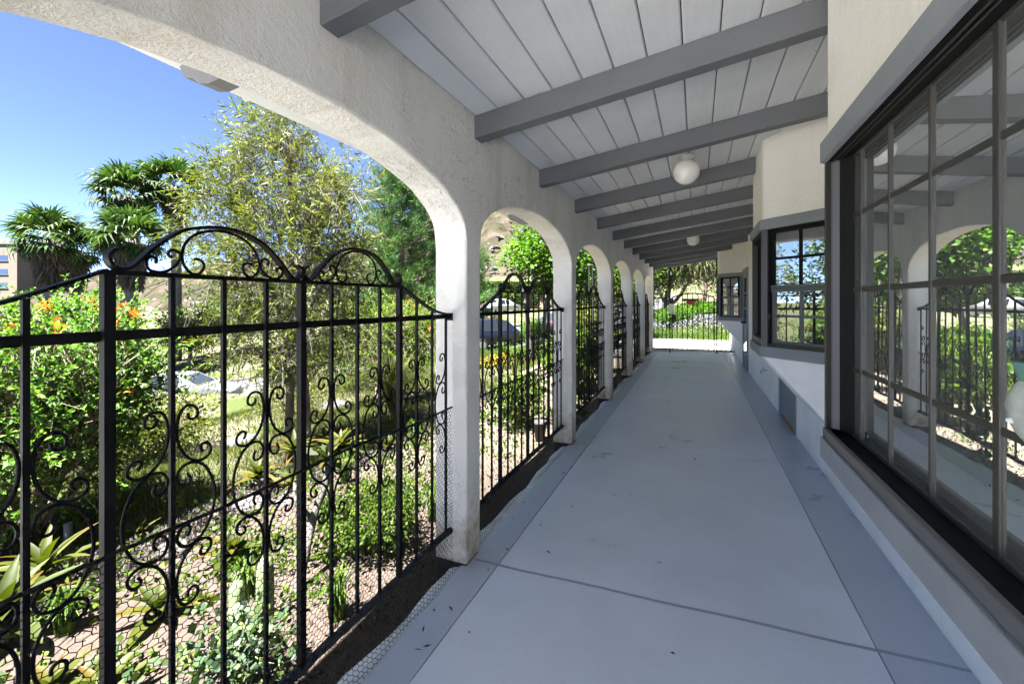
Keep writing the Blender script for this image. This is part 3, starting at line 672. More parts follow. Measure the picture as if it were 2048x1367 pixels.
# hose bib on the wall
hb = empty('hose_bib', (XW, 7.58, .46)); tag(hb, 'small metal garden tap on the white wall under the second bay', 'tap')
mb = MB(); mb.tube([(0, 0, 0), (-.05, 0, 0), (-.075, 0, -.01), (-.085, 0, -.05)], .011, 8); mb.build('spout', 'fixture_metal', hb, smooth=True)
mb = MB(); mb.tube([(-.05, 0, 0), (-.05, 0, .035)], .006, 6); mb.tube([(-.05, -.03, .038), (-.05, .03, .038)], .007, 6); mb.build('valve_handle', 'fixture_metal', hb)

# ================================================================== globe lamps
def globe(x, y, lab):
    z = zceil(x); g = empty('ceiling_lamp', (x, y, z)); tag(g, lab, 'lamp', 'globe lamps on the porch ceiling')
    MB().lathe([(0.0, 0.0), (.072, 0), (.074, -.012), (.060, -.022), (.057, -.050), (.054, -.062), (0, -.062)], 28).build('mount', 'fixture_metal', g, smooth=True)
    MB().lathe([(.0565, -.050), (.0585, -.052), (.0585, -.060), (.052, -.066)], 28).build('rusty_rim', 'rust', g, smooth=True)
    pr = [(0.048, -.055)] + [(0.107 * math.sin(a), -.137 + 0.107 * math.cos(a)) for a in np.linspace(0.52, math.pi, 22)]
    MB().lathe(pr, 36).build('globe', 'globe_glass', g, smooth=True)
globe(-0.08, 4.0, 'white glass globe lamp nearest the camera, rust round its collar')
globe(-0.055, 8.45, 'white glass globe lamp farther down the porch ceiling, towards the gate')

# ================================================================== fish ornament at the big window
fo = empty('fish_ornament', (xgl - .03, 1.085, 1.31)); tag(fo, 'small pale ceramic fish ornament hanging at the large window edge', 'ornament')
plain('ceramic', (0.42, 0.44, 0.40), 0.25, var=0.2, vscale=30); plain('ceramic_green', (0.12, 0.26, 0.22), 0.25)
mb = MB(); pr_ = [(.002, -.062), (.022, -.05), (.040, -.028), (.046, -.004), (.040, .018), (.024, .036), (.012, .046)]
mb.lathe(pr_, 18); mb.v = [(x * .3, y, z) for x, y, z in mb.v]; mb.build('body', 'ceramic', fo, smooth=True)
mb = MB(); mb.lathe([(.011, .044), (.020, .055), (.033, .078), (.026, .082), (.004, .064)], 14); mb.v = [(x * .2, y, z) for x, y, z in mb.v]; mb.build('tail', 'ceramic_green', fo, smooth=True)
mb = MB(); mb.lathe([(.0, .004), (.006, .002), (.006, -.004), (0, -.006)], 10, (-.012, .012, -.028)); mb.build('eye', 'plastic_white', fo, smooth=True)
MB().tube([(0, 0, .06), (.004, 0, .53)], .0008, 4).build('string', 'wire', fo)

# ================================================================== iron fence panels
STRAP = [(-0.536, 1.631), (-0.552, 1.622), (-0.558, 1.607), (-0.552, 1.59), (-0.538, 1.58), (-0.517, 1.584), (-0.496, 1.602), (-0.469, 1.634), (-0.426, 1.673), (-0.383, 1.7), (-0.313, 1.717), (-0.252, 1.718), (-0.193, 1.705), (-0.143, 1.68), (-0.097, 1.64), (-0.061, 1.6), (-0.036, 1.579), (-0.015, 1.583), (-0.004, 1.6), (-0.006, 1.618), (-0.024, 1.628)]
INNER = [(-0.361, 1.621), (-0.342, 1.617), (-0.335, 1.601), (-0.345, 1.583), (-0.361, 1.577), (-0.377, 1.585), (-0.391, 1.608), (-0.392, 1.639), (-0.38, 1.669), (-0.353, 1.693), (-0.305, 1.708), (-0.256, 1.707), (-0.21, 1.691), (-0.179, 1.662), (-0.165, 1.631), (-0.166, 1.601), (-0.182, 1.582), (-0.2, 1.579), (-0.215, 1.591), (-0.218, 1.61), (-0.206, 1.621), (-0.189, 1.618)]
SL = [(-0.455, 1.6), (-0.457, 1.614), (-0.467, 1.617), (-0.476, 1.609), (-0.477, 1.593), (-0.467, 1.581), (-0.445, 1.578), (-0.424, 1.585), (-0.406, 1.602), (-0.397, 1.622), (-0.401, 1.634), (-0.414, 1.64), (-0.425, 1.634), (-0.426, 1.625), (-0.418, 1.619)]
SR = [(-0.135, 1.62), (-0.13, 1.63), (-0.139, 1.64), (-0.154, 1.635), (-0.159, 1.618), (-0.15, 1.597), (-0.128, 1.581), (-0.105, 1.577), (-0.085, 1.585), (-0.077, 1.603), (-0.085, 1.615), (-0.099, 1.61), (-0.1, 1.6)]
CA = [(0.039, 1.191), (0.04, 1.178), (0.052, 1.171), (0.064, 1.179), (0.062, 1.199), (0.046, 1.211), (0.026, 1.206), (0.015, 1.185), (0.0105, 1.151), (0.015, 1.112), (0.03, 1.078), (0.054, 1.055), (0.078, 1.049), (0.099, 1.061), (0.1, 1.081), (0.087, 1.095), (0.073, 1.092), (0.073, 1.081), (0.079, 1.071)]
CB = [(0.038, 1.023), (0.045, 1.006), (0.039, 0.992), (0.024, 0.993), (0.014, 1.006), (0.012, 1.024), (0.021, 1.043), (0.041, 1.051), (0.062, 1.046), (0.085, 1.027), (0.105, 0.984), (0.112, 0.936)]
ZC = 0.936
CB = CB + [(y, 2 * ZC - z) for y, z in CB[-2::-1]]
CC = [(y, 2 * ZC - z) for y, z in CA]
def scroll_mesh(sides):
    mb = MB()
    for s_ in sides:
        for path in (CA, CB, CC): mb.tube([(0, s_ * y, z) for y, z in crom(path, 3)], 0.0042, 5)
    me = mb.mesh('scroll'); me.materials.append(MATS['iron']); me.polygons.foreach_set('use_smooth', [True] * len(me.polygons)); return me
ME = {}
ME['scroll'] = scroll_mesh((-1, 1)); ME['half_r'] = scroll_mesh((-1,)); ME['half_l'] = scroll_mesh((1,))
def crest_mesh(sg):
    a = MB(); a.strap([(0, sg * y, z) for y, z in crom(STRAP, 3)], 0.026, 0.008); m1 = a.mesh('crest'); m1.materials.append(MATS['iron'])
    c = MB()
    for path in (INNER, SL, SR): c.tube([(0, sg * y, z) for y, z in crom(path, 3)], 0.0042, 5)
    m2 = c.mesh('crest_scroll'); m2.materials.append(MATS['iron']); m2.polygons.foreach_set('use_smooth', [True] * len(m2.polygons))
    return m1, m2
ME['crest_l'] = crest_mesh(1); ME['crest_r'] = crest_mesh(-1)
YL, YR = -1.075, 1.026
def sidez(y):
    a = abs(y); return float(np.interp(a, [0.557, 0.70, 0.835, 0.93, 1.026, 1.08], [1.573, 1.507, 1.452, 1.432, 1.422, 1.418]))
def hexwire():
    """chicken wire from the top wire down to the kerb, folding out over the slab at its foot"""
    c = 0.027; mb = MB(); edges = []
    w = c; h = c * 0.92
    ny_ = int((YR - YL) / w) + 1; nz_ = int(0.97 / (h * 0.75)) + 1
    def P(y, s):  # s runs down from 0 at the top wire
        sag = 0.010 * math.sin(y * 2.3 + 1) + 0.006 * math.sin(y * 7.0)
        x = 0.012 + 0.008 * math.sin(y * 3.3 + s * 5) + 0.004 * math.sin(y * 9 - s * 7)
        ztop_ = 0.892 + sag; slen = 0.87
        if s < slen: z = ztop_ - s
        else:
            q = s - slen; z = ztop_ - slen - q * 0.5 + 0.012 * math.sin(y * 6 + 2); x += q * (0.45 + 0.25 * math.sin(y * 4))
        x += 0.05 * max(0, (abs(y) - 0.95)) * 4 * math.exp(-((s - .5) / .3) ** 2)
        return (x, y, z)
    def edge(p, q):
        a = Vector(P(*p)); b_ = Vector(P(*q)); d = (b_ - a).normalized(); u = d.cross(Vector((1, 0.1, 0))).normalized(); v = d.cross(u); r = 0.00125
        n = len(mb.v)
        for base in (a, b_):
            for k in range(3):
                t = k * 2.0944; mb.v.append(tuple(base + (u * math.cos(t) + v * math.sin(t)) * r))
        for k in range(3): mb.f.append((n + k, n + (k + 1) % 3, n + 3 + (k + 1) % 3, n + 3 + k))
    jit = {}
    def J(y, s):
        k = (round(y, 3), round(s, 3))
        if k not in jit: jit[k] = (min(max(y + random.uniform(-.003, .003), YL), YR), s + random.uniform(-.003, .003))
        return jit[k]
    for r in range(nz_):
        s0 = r * h * 0.75; off = (r % 2) * w / 2
        for k in range(ny_):
            y = YL + k * w + off
            if y + w / 2 > YR: continue
            tp = J(y, s0 + h * .25) ; pk = J(y + w / 2, s0); rt = J(y + w, s0 + h * .25) if y + w <= YR + w / 2 else None; dn = J(y, s0 + h * .75)
            edge(tp, pk)
            if rt and y + w <= YR: edge(pk, rt)
            edge(tp, dn)
    me = mb.mesh('wire_mesh'); me.materials.append(MATS['wire']); return me
ME['wire'] = hexwire()
def boxmesh(nm, mat, *a, **k):
    mb = MB(); mb.box(*a); me = mb.mesh(nm); me.materials.append(MATS[mat]); return me
bar_cache = {}
def bar_me(z1, r, mat, nm):
    k = (round(z1, 3), r, mat)
    if k not in bar_cache: bar_cache[k] = boxmesh(nm, mat, -r, r, -r, r, 0.19, z1)
    return bar_cache[k]
def fence_panel(label, wire_label=None):
    f = empty('fence_panel', (-1.305, 0, 0))
    for k in range(-7, 8):
        y = k * 0.1393
        if y < YL or y > YR: continue
        if k in (-4, 0, 4): share('post', bar_me(1.572, 0.0115, 'iron', 'post'), f, (0, y, 0))
        else: share('bar', bar_me(1.565 if abs(k) < 4 else sidez(y) - .002, 0.0058, 'iron', 'bar'), f, (0, y, 0))
    for k in (-7, -5, -3, -1, 1, 3, 5): share('scroll', ME['scroll'], f, (0.002, k * 0.1393, 0))
    share('scroll', ME['half_r'], f, (0.002, 7 * 0.1393, 0))
    ru = lambda nm, me_: share(nm, me_, f)
    ru('rail', RAILS['mid']); ru('rail', RAILS['top']); ru('rail', RAILS['side_l']); ru('rail', RAILS['side_r']); ru('bottom_rail', RAILS['bottom'])
    ru('crest', ME['crest_l'][0]); ru('crest', ME['crest_r'][0]); ru('crest_scroll', ME['crest_l'][1]); ru('crest_scroll', ME['crest_r'][1])
    wm = ru('wire_mesh', ME['wire']); wm['kind'] = 'stuff'; ru('top_wire', RAILS['wire'])
    ru('bracket', RAILS['br'])
    tag(f, label, 'fence', 'wrought iron fence panels in the arches')
    return f
RAILS = {}
RAILS['mid'] = boxmesh('rail', 'iron', -.0105, -.0055, YL, YR, 1.404, 1.429)
RAILS['top'] = boxmesh('rail', 'iron', -.013, .013, -.572, .572, 1.5645, 1.5765)
for nm, sg, ye in (('side_l', -1, 1.075), ('side_r', 1, 1.026)):
    mb = MB(); ys = np.linspace(0.56, ye, 12); mb.strap(crom([(0, sg * y, sidez(y) + .004) for y in ys], 2), 0.026, 0.008); RAILS[nm] = mb.mesh('rail'); RAILS[nm].materials.append(MATS['iron'])
mb = MB(); ys = np.linspace(YL, YR, 60); mb.tube([(0.004 * math.sin(y * 6), y, 0.185 + 0.004 * math.sin(y * 9)) for y in ys], [0.0175 + random.uniform(-.002, .003) for _ in ys], 8)
RAILS['bottom'] = mb.mesh('bottom_rail'); RAILS['bottom'].materials.append(MATS['rail_wrap'])
mb = MB(); ys = np.linspace(YL, YR, 60); mb.tube([(0.013 + 0.003 * math.sin(y * 5), y, 0.892 + 0.010 * math.sin(y * 2.3 + 1) + 0.006 * math.sin(y * 7.0) + random.uniform(-.002, .002)) for y in ys], 0.0052, 6)
RAILS['wire'] = mb.mesh('top_wire'); RAILS['wire'].materials.append(MATS['wire'])
mb = MB(); mb.box(-.016, .016, YR - .012, YR + .003, 1.392, 1.435); mb.box(-.016, .016, YL - .003, YL + .012, 1.392, 1.435); RAILS['br'] = mb.mesh('bracket'); RAILS['br'].materials.append(MATS['iron_rusty'])
names = ['iron fence panel in the arch behind the camera', 'black iron fence panel in the largest arch nearest the camera', 'iron fence panel in the second arch, parked cars seen behind it', 'iron fence panel in the third arch, grey trellis rising behind it',
         'iron fence panel in the fourth arch from the camera', 'iron fence panel in the fifth arch, second from the porch end', 'iron fence panel in the last arch, next to the gate']
proto = fence_panel(names[1]); proto.location.y = 1.138
for i, nm in enumerate(names):
    if i in (0, 1): continue
    c = copy_tree(proto); c.location.y = 1.138 + DB * (i - 1); c['label'] = nm

# ================================================================== end gate
GYE = 13.47
gate = empty('gate', (-0.66, GYE, 0.1)); tag(gate, 'arched wrought iron gate closing the far end of the porch', 'gate')
def gp(nm, mat, mb, par, off): return mb.build(nm, mat, par, off=off)
off = (-0.66, GYE, 0.1)
gx0, gx1 = -0.655, 0.455
def gtop(x): 
    t = (x - (gx0 + gx1) / 2) / ((gx1 - gx0) / 2); return 1.735 - 0.118 * t * t
for x in (gx0, gx1): gp('stile', 'iron_rusty', MB().box(x - .017, x + .017, GYE - .017, GYE + .017, 0.125, gtop(x)), gate, off)
mb = MB(); mb.tube([(x, GYE, gtop(x)) for x in np.linspace(gx0, gx1, 22)], 0.020, 6); gp('top_rail', 'iron_rusty', mb, gate, off)
gp('bottom_rail', 'iron_rusty', MB().box(gx0, gx1, GYE - .011, GYE + .011, 0.118, 0.142), gate, off)
for x in np.linspace(gx0, gx1, 9)[1:-1]: gp('bar', 'iron_rusty', MB().box(x - .011, x + .011, GYE - .011, GYE + .011, 0.142, gtop(x)), gate, off)
for z in (0.30, 1.55): gp('hinge', 'iron_rusty', MB().box(gx1, 0.515, GYE - .01, GYE + .01, z - .012, z + .012), gate, off)
gp('lock_box', 'plastic_black', MB().box(-.645, -.545, GYE - .04, GYE + .03, 0.945, 1.135), gate, off); gp('lock_plate', 'plastic_white', MB().box(-.745, -.60, GYE - .018, GYE - .014, 1.15, 1.44), gate, off)
gp('latch', 'plastic_black', MB().box(-.72, -.62, GYE - .03, GYE + .02, 1.45, 1.60), gate, off)
lp = empty('fence_panel', (-0.9, GYE, 0)); tag(lp, 'plain iron side panel between the last column and the gate', 'fence')
off = (-0.9, GYE, 0)
gp('post', 'iron_rusty', MB().box(-.728, -.696, GYE - .016, GYE + .016, 0.0, zbeam(-.7)), lp, off)
gp('post', 'iron_rusty', MB().box(-1.17, -1.145, GYE - .012, GYE + .012, 0.1, zbeam(-1.15)), lp, off)
gp('rail', 'iron_rusty', MB().box(-1.17, -.70, GYE - .011, GYE + .011, 1.605, 1.63), lp, off); gp('rail', 'iron_rusty', MB().box(-1.17, -.70, GYE - .011, GYE + .011, 0.105, 0.128), lp, off)
for x in (-1.045, -.93, -.815): gp('bar', 'iron_rusty', MB().box(x - .011, x + .011, GYE - .011, GYE + .011, .128, 1.605), lp, off)
rp = empty('fence_panel', (0.75, GYE, 0)); tag(rp, 'plain iron side panel between the gate and the house wall', 'fence')
off = (0.75, GYE, 0)
gp('post', 'iron_rusty', MB().box(.51, .54, GYE - .016, GYE + .016, 0.03, zbeam(.52)), rp, off); gp('foot_plate', 'iron_rusty', MB().box(.475, .575, GYE - .04, GYE + .04, 0.04, 0.06), rp, off)
gp('rail', 'iron_rusty', MB().box(.54, XW, GYE - .011, GYE + .011, 0.105, 0.128), rp, off); gp('rail', 'iron_rusty', MB().box(.54, XW, GYE - .011, GYE + .011, 1.2, 1.22), rp, off)
for x in (.645, .76, .875): gp('bar', 'iron_rusty', MB().box(x - .011, x + .011, GYE - .011, GYE + .011, .128, 1.2), rp, off)
# red hanging sign on the gate
sg = empty('hanging_sign', (-0.16, GYE - .03, 1.4)); tag(sg, 'small red plate hanging from a black bar on the gate', 'sign')
mb = MB(); mb.box(-.372, .052, GYE - .032, GYE - .012, 1.52, 1.585); mb.build('bar', 'plastic_black', sg, off=(-0.16, GYE - .03, 1.4))
mb = MB(); mb.pts([(-.275 + .02, GYE - .034, 1.42), (-.06, GYE - .034, 1.42), (-.04, GYE - .034, 1.52), (-.275, GYE - .034, 1.52), (-.275 + .02, GYE - .018, 1.42), (-.06, GYE - .018, 1.42), (-.04, GYE - .018, 1.52), (-.275, GYE - .018, 1.52)],
                  [(0, 1, 2, 3), (7, 6, 5, 4), (0, 4, 5, 1), (1, 5, 6, 2), (2, 6, 7, 3), (3, 7, 4, 0)]); mb.build('plate', 'red_paint', sg, off=(-0.16, GYE - .03, 1.4))

# ================================================================== vegetation helpers
def blob_points(blobs, n, shell=0.55):
    """points in a union of ellipsoids (cx,cy,cz,rx,ry,rz,weight), denser towards the skin"""
    w = np.array([b_[6] for b_ in blobs], float); w /= w.sum()
    k = rng.choice(len(blobs), n, p=w); B = np.array([b_[:6] for b_ in blobs])[k]
    d = unit(rng.normal(size=(n, 3))); r = rng.random(n) ** (1 / 3); r = shell * (0.72 + 0.28 * rng.random(n)) + (1 - shell) * r
    r = r * (0.82 + 0.22 * np.sin(d[:, 0] * 5 + B[:, 0]) * np.cos(d[:, 2] * 4 + d[:, 1] * 3))
    return B[:, :3] + d * r[:, None] * B[:, 3:6], d
def tree(name, label, cat, base, trunks, blobs, nclump, nleaf, rc, L, W, leaf, bark, group=None, droop=0.0, fold=0.25, limb_r=0.012, shell=0.55, up=None, extra=None, hang=0.0, twigs=True, shade=0.35, sprig=0, slen=0.3):
    """a tree: trunk paths (relative points, radii), limbs to every clump of leaves, leaves as folded blades"""
    bx, by, bz = base; t = empty(name, base); tag(t, label, cat, group)
    mb = MB(); allp = []
    for path, r0, r1 in trunks:
        pp = crom(path, 4); rr = np.linspace(r0, r1, len(pp)); mb.tube(pp, list(rr), 8); allp += [(np.array(p), q) for p, q in zip(pp, rr)]
    C, D = blob_points(blobs, nclump, shell)
    TP = np.array([p for p, _ in allp])
    for c in C:
        low = TP[:, 2] < max(c[2] * 0.9 - 0.05, TP[:, 2].min() + 0.15)
        cand = TP[low] if low.any() else TP
        dd = np.linalg.norm((cand - c) * np.array([1, 1, 0.75]), axis=1); s = cand[np.argmin(dd + rng.random(len(dd)) * 0.2 * dd.min())]
        if not twigs: continue
        mid = s * 0.45 + c * 0.55 + np.array([0, 0, 0.12 * np.linalg.norm(c - s)]) + rng.normal(size=3) * 0.04 * np.linalg.norm(c - s)
        mb.tube(crom([s, mid, c], 3), list(np.linspace(limb_r, limb_r * 0.3, 7)), 4, cap=False)
    mb.build('trunk', bark, t, smooth=True)
    per = max(1, nleaf // nclump); n = per * nclump
    if sprig:      # leaves sit along thin twigs instead of a loose cloud
        ns = len(C) * sprig; c0 = np.repeat(C, sprig, 0) + np.clip(rng.normal(size=(ns, 3)), -1.6, 1.6) * rc * 0.55; d0 = unit(np.repeat(D, sprig, 0) * 0.55 + rng.normal(size=(ns, 3)) * 0.6 + np.array([0, 0, 0.25]))
        ln = slen * (0.6 + 0.8 * rng.random(ns)); dn = np.zeros((ns, 3)); dn[:, 2] = -droop * 1.5
        def along(q): return c0 + d0 * (ln * q)[:, None] + dn * (ln * q * q)[:, None]
        tb = MB()
        for k in range(ns):
            pts_ = [c0[k] + d0[k] * ln[k] * q + dn[k] * ln[k] * q * q for q in (-.25, .35, 1.0)]
            tb.tube(pts_, [limb_r * .42, limb_r * .3, limb_r * .12], 3, cap=False)
        tb.build('twigs', bark, t)
        per2 = max(2, nleaf // ns); n = ns * per2; q = np.tile(np.linspace(0.1, 1.0, per2), ns) + rng.normal(size=n) * .04
        r_ = lambda a: np.repeat(a, per2, 0)
        P = r_(c0) + r_(d0) * (r_(ln) * q)[:, None] + r_(dn) * (r_(ln) * q * q)[:, None]
        tang = unit(r_(d0) + 2 * r_(dn) * q[:, None]); dirs = tang * 0.75 + rng.normal(size=(n, 3)) * 0.55; dirs[:, 2] -= droop * .6
        s = 0.6 + 0.75 * rng.random(n); V = leaf_quads(P, dirs, L * s, W * s, fold, up)
        cl = r_(rng.random(ns)); tip = np.clip(q, 0, 1)
        np_mesh('crown', V, 4, leaf, np.clip(0.30 * cl + 0.35 * rng.random(n) + 0.35 * tip, 0, 1), t)
        if extra: extra(t, C, D)
        return t
    Cc = np.repeat(C, per, 0); Dc = np.repeat(D, per, 0)
    o = np.clip(rng.normal(size=(n, 3)), -1.7, 1.7) * rc * np.array([1, 1, 0.8])
    o[:, 2] -= np.abs(rng.normal(size=n)) * hang
    P = Cc + o
    dirs = unit(o) * 0.7 + Dc * 0.5 + rng.normal(size=(n, 3)) * 0.45; dirs[:, 2] -= droop
    s = 0.65 + 0.7 * rng.random(n)
    V = leaf_quads(P, dirs, L * s, W * s, fold, up)
    cl = np.repeat(rng.random(nclump), per)
    rnd = np.clip(0.45 * cl + 0.55 * rng.random(n), 0, 1)
    np_mesh('crown', V, 4, leaf, rnd, t)
    if extra: extra(t, C, D)
    return t
def rosette(name, label, base, nl, L, W, leafmat, tilt0=0.3, tilt1=1.2, droop=0.25, cat='plant', group=None, stem=0.0, seed=0, leafname='leaf', scale=1.0, thick=0.0):
    """a rosette whose leaves are objects of their own"""
    rs = random.Random(seed); t = empty(name, base); tag(t, label, cat, group)
    if stem: 
        mb = MB(); mb.tube([(0, 0, -.05), (rs.uniform(-.02, .02), rs.uniform(-.02, .02), stem * .5), (0, 0, stem)], [.018, .015, .016], 6); mb.build('stem', 'bark_grey', t, smooth=True)
    key = (L, W, droop, leafmat)
    if key not in ROS:
        ROS[key] = []
        for v in range(3):
            m_ = 7; vs = []; fs = []
            for i in range(m_):
                q = i / (m_ - 1); w = W * (math.sin(math.pi * min(1, 0.12 + q * 0.9)) ** 0.8) * (1 - 0.15 * v * q); x = L * q; z = -droop * L * q * q * (1 + .3 * v)
                if i == m_ - 1: w = W * 0.05
                vs += [(x, -w / 2, z + 0.28 * w), (x, 0, z), (x, w / 2, z + 0.28 * w)]
            for i in range(m_ - 1):
                a = i * 3; fs += [(a, a + 3, a + 4, a + 1), (a + 1, a + 4, a + 5, a + 2)]
            me = bpy.data.meshes.new(leafname); me.from_pydata(vs, [], fs); me.update(); me.polygons.foreach_set('use_smooth', [True] * len(me.polygons))
            a = me.attributes.new('rnd', 'FLOAT', 'POINT'); base_r = (0.25, 0.5, 0.8)[v]
            a.data.foreach_set('value', np.array([min(1, base_r + 0.35 * (i // 3) / (m_ - 1) - .1) for i in range(len(vs))], np.float32)); me.materials.append(MATS[leafmat]); ROS[key].append(me)
    for i in range(nl):
        az = i * 2.39996 + rs.uniform(-.2, .2); q = i / max(1, nl - 1); el = tilt1 + (tilt0 - tilt1) * q
        o = share(leafname, ROS[key][rs.randrange(3)], t, (0, 0, stem + 0.004 * (nl - i)), (0, -el, az), tuple([scale * (0.65 + 0.45 * q + rs.uniform(-.1, .1))] * 3))
    return t
ROS = {}
def shrub(name, label, x, y, rad, h, nclump, nleaf, rc, L, W, leaf, bark='bark_brown', stems=6, zlow=0.1, **kw):
    z = tz(x, y) - 0.02; tr = []
    for i in range(stems):
        a = i * 2.4 + random.random(); d = rad * random.uniform(0.25, 0.7)
        tr.append(([(0.06 * math.cos(a), 0.06 * math.sin(a), -0.05), (d * .4 * math.cos(a), d * .4 * math.sin(a), h * .35), (d * math.cos(a), d * math.sin(a), h * random.uniform(.6, .85))], 0.012 + rad * .012, 0.004))
    bl = [(0, 0, zlow + (h - zlow) * 0.5, rad, rad, (h - zlow) * 0.52, 2)]
    for i in range(5):
        a = i * 1.26 + random.random(); q = rad * 0.5
        bl.append((q * math.cos(a), q * math.sin(a), zlow + (h - zlow) * random.uniform(.45, .75), rad * .55, rad * .55, (h - zlow) * .32, 1))
    return tree(name, label, kw.pop('cat', 'shrub'), (x, y, z), tr, bl, nclump, nleaf, rc, L, W, leaf, bark, limb_r=0.006, **kw)

# ---------- flowering honeysuckle bushes
def flowers(mat, n, size, top=True):
    def f(t, C, D):
        o = C[np.argsort(-(C[:, 2] + rng.normal(size=len(C)) * 0.25))[:n * 2]]; o = o[rng.permutation(len(o))[:n]]
        d = unit(o - np.array([0, 0, C[:, 2].mean()])); P = np.repeat(o + d * 0.16, 9, 0) + rng.normal(size=(len(o) * 9, 3)) * size * 0.35
        V = leaf_quads(P, rng.normal(size=P.shape) + np.array([0, 0, .6]), size, size * 0.35, 0.1)
        np_mesh('blossoms', V, 4, mat, rng.random(len(P)), t)
    return f
bx_, by_ = -5.25, 1.78
hz = tz(bx_, by_)
st = [([(0.1 * math.cos(a), 0.1 * math.sin(a), -.05), (.35 * math.cos(a), .35 * math.sin(a), .35), (.8 * math.cos(a + .2), .8 * math.sin(a + .2), .9)], .03, .008) for a in np.arange(0, 6.28, .52)]
tree('flowering_shrub', 'large leafy shrub with orange flowers behind the nearest fence panel', 'shrub', (bx_, by_, hz), st,
     [(0, -.1, 1.25, 1.3, 1.1, .82, 3), (.3, .2, 1.35, .85, .7, .66, 1.5), (-.2, -.9, 1.3, 1.2, 1.1, .75, 1.5), (.55, -.1, .85, .65, .75, .5, 1.2), (-.5, .4, 1.1, .9, .6, .7, 1)],
     900, 52000, 0.13, 0.042, 0.024, 'leaf_honey', 'bark_brown', extra=flowers('petal_orange', 46, 0.05), limb_r=.007, up=np.array([0, 0, 1.0]), sprig=4, slen=.24, group='orange flowered shrubs')
sx, sy = -6.2, 7.3; z_ = tz(sx, sy)
tree('flowering_shrub', 'bright green shrub with orange flowers in front of the pine tree', 'shrub', (sx, sy, z_), [([(0, 0, -.05), (.1, .1, .6), (.3, .2, 1.3)], .04, .01), ([(0, 0, -.05), (-.2, .2, .6), (-.5, .3, 1.2)], .04, .01)],
     [(0, 0, 1.25, 1.5, 1.3, .95, 3), (.5, .3, 1.6, .8, .8, .6, 1), (-.7, .1, 1.5, .8, .8, .6, 1)], 380, 18000, .15, .055, .03, 'leaf_lime', 'bark_brown', extra=flowers('petal_orange', 16, 0.06), limb_r=.007, up=np.array([0, 0, 1.0]), sprig=4, slen=.28, group='orange flowered shrubs')

# ---------- bottlebrush tree
bz = tz(-4.99, 4.13)
def bb_extra(t, C, D):
    # pale bare drooping twigs in the lower crown
    mb = MB(); lo = C[C[:, 2] < 2.4]
    for c in lo[rng.permutation(len(lo))[:60]]:
        d = rng.normal(size=3) * 0.12; d[2] = 0
        for k in range(3):
            e = rng.normal(size=3) * 0.1
            mb.tube(crom([c, c + d + np.array([0, 0, .05]), c + d * 2.2 + e + np.array([0, 0, -.15]), c + d * 2.8 + e * 1.5 + np.array([0, 0, -.5])], 3), [0.0035] * 10, 3, cap=False)
    mb.build('dead_twigs', 'bark_pale', t)
tr = [([(0, 0, -.1), (.03, .0, .6), (.0, .05, 1.4), (-.05, .1, 2.4), (-.1, .15, 3.4), (-.12, .1, 4.4)], .062, .012), ([(.22, .1, -.1), (.25, .1, .6), (.3, .0, 1.4), (.45, -.1, 2.3), (.55, -.1, 3.2)], .05, .01),
      ([(-.05, .1, 1.3), (-.4, .1, 2.2), (-.7, -.1, 3.0), (-.85, -.2, 3.7)], .03, .008), ([(0, .05, 1.6), (.15, .5, 2.4), (.3, .8, 3.2)], .03, .008)]
tree('bottlebrush_tree', 'airy bottlebrush tree with thin yellow green leaves and twin trunks', 'tree', (-4.99, 4.13, bz), tr,
     [(-.1, .1, 3.6, 1.15, 1.1, .95, 3.2), (-.15, 0, 4.35, .55, .5, .55, 1.0), (.1, 0, 2.6, 1.25, 1.15, .8, 2.4), (-.75, -.3, 3.1, .6, .6, .7, 1), (.65, .1, 3.0, .6, .6, .8, 1), (.15, 0, 1.75, 1.15, 1.0, .65, 1.6), (-.3, .2, 1.3, .8, .8, .4, .5)],
     540, 42000, 0.15, 0.078, 0.0145, 'leaf_bottle', 'bark_grey', droop=0.10, limb_r=.006, shell=0.25, extra=bb_extra, fold=.1, sprig=6, slen=.30)

# ---------- pine
px, py = -21.4, 28.0; pz = tz(px, py)
def pine(name, label, base, H, Rm, nb, seed):
    rs = np.random.default_rng(seed); t = empty(name, base); tag(t, label, 'tree')
    mb = MB(); mb.tube([(0, 0, -.3), (.1, 0, H * .5), (0, .1, H)], [.28, .18, .03], 8); P = []; Dd = []
    for i in range(nb):
        q = 0.06 + 0.94 * i / nb; z = H * q; az = i * 2.4 + rs.random(); ln = Rm * (1 - q) ** 0.62 * (0.75 + .5 * rs.random()) + .25
        e = np.array([math.cos(az) * ln, math.sin(az) * ln, ln * (0.05 + 0.5 * q)]); p0 = np.array([0, 0, z])
        mb.tube([p0, p0 + e * .5 + np.array([0, 0, -.08 * ln]), p0 + e], [.05, .035, .01], 4, cap=False)
        m_ = int(10 + 16 * ln / Rm)
        for k in range(m_):
            f_ = 0.25 + 0.75 * k / m_; P.append(p0 + e * f_ + rs.normal(size=3) * np.array([.22, .22, .13]) * (0.6 + ln * .2)); Dd.append(unit(e * 0.6 + np.array([0, 0, .8 * ln]) + rs.normal(size=3) * .2 * ln))
    mb.build('trunk', 'bark_brown', t, smooth=True)
    P = np.array(P); Dd = np.array(Dd); k = 16; n = len(P) * k
    d = np.repeat(Dd, k, 0) * 0.9 + rs.normal(size=(n, 3)) * .55
    V = leaf_quads(np.repeat(P, k, 0) + rs.normal(size=(n, 3)) * .09, d, .34 + .2 * rs.random(n), .030, 0.1)
    np_mesh('crown', V, 4, 'leaf_pine', np.clip(np.repeat(rs.random(len(P)), k) * .6 + rs.random(n) * .4, 0, 1), t)
pine('pine_tree', 'tall dark green pine tree behind the flowering shrub', (px, py, pz), 13.4 - pz - 0.2, 4.6, 230, 3)
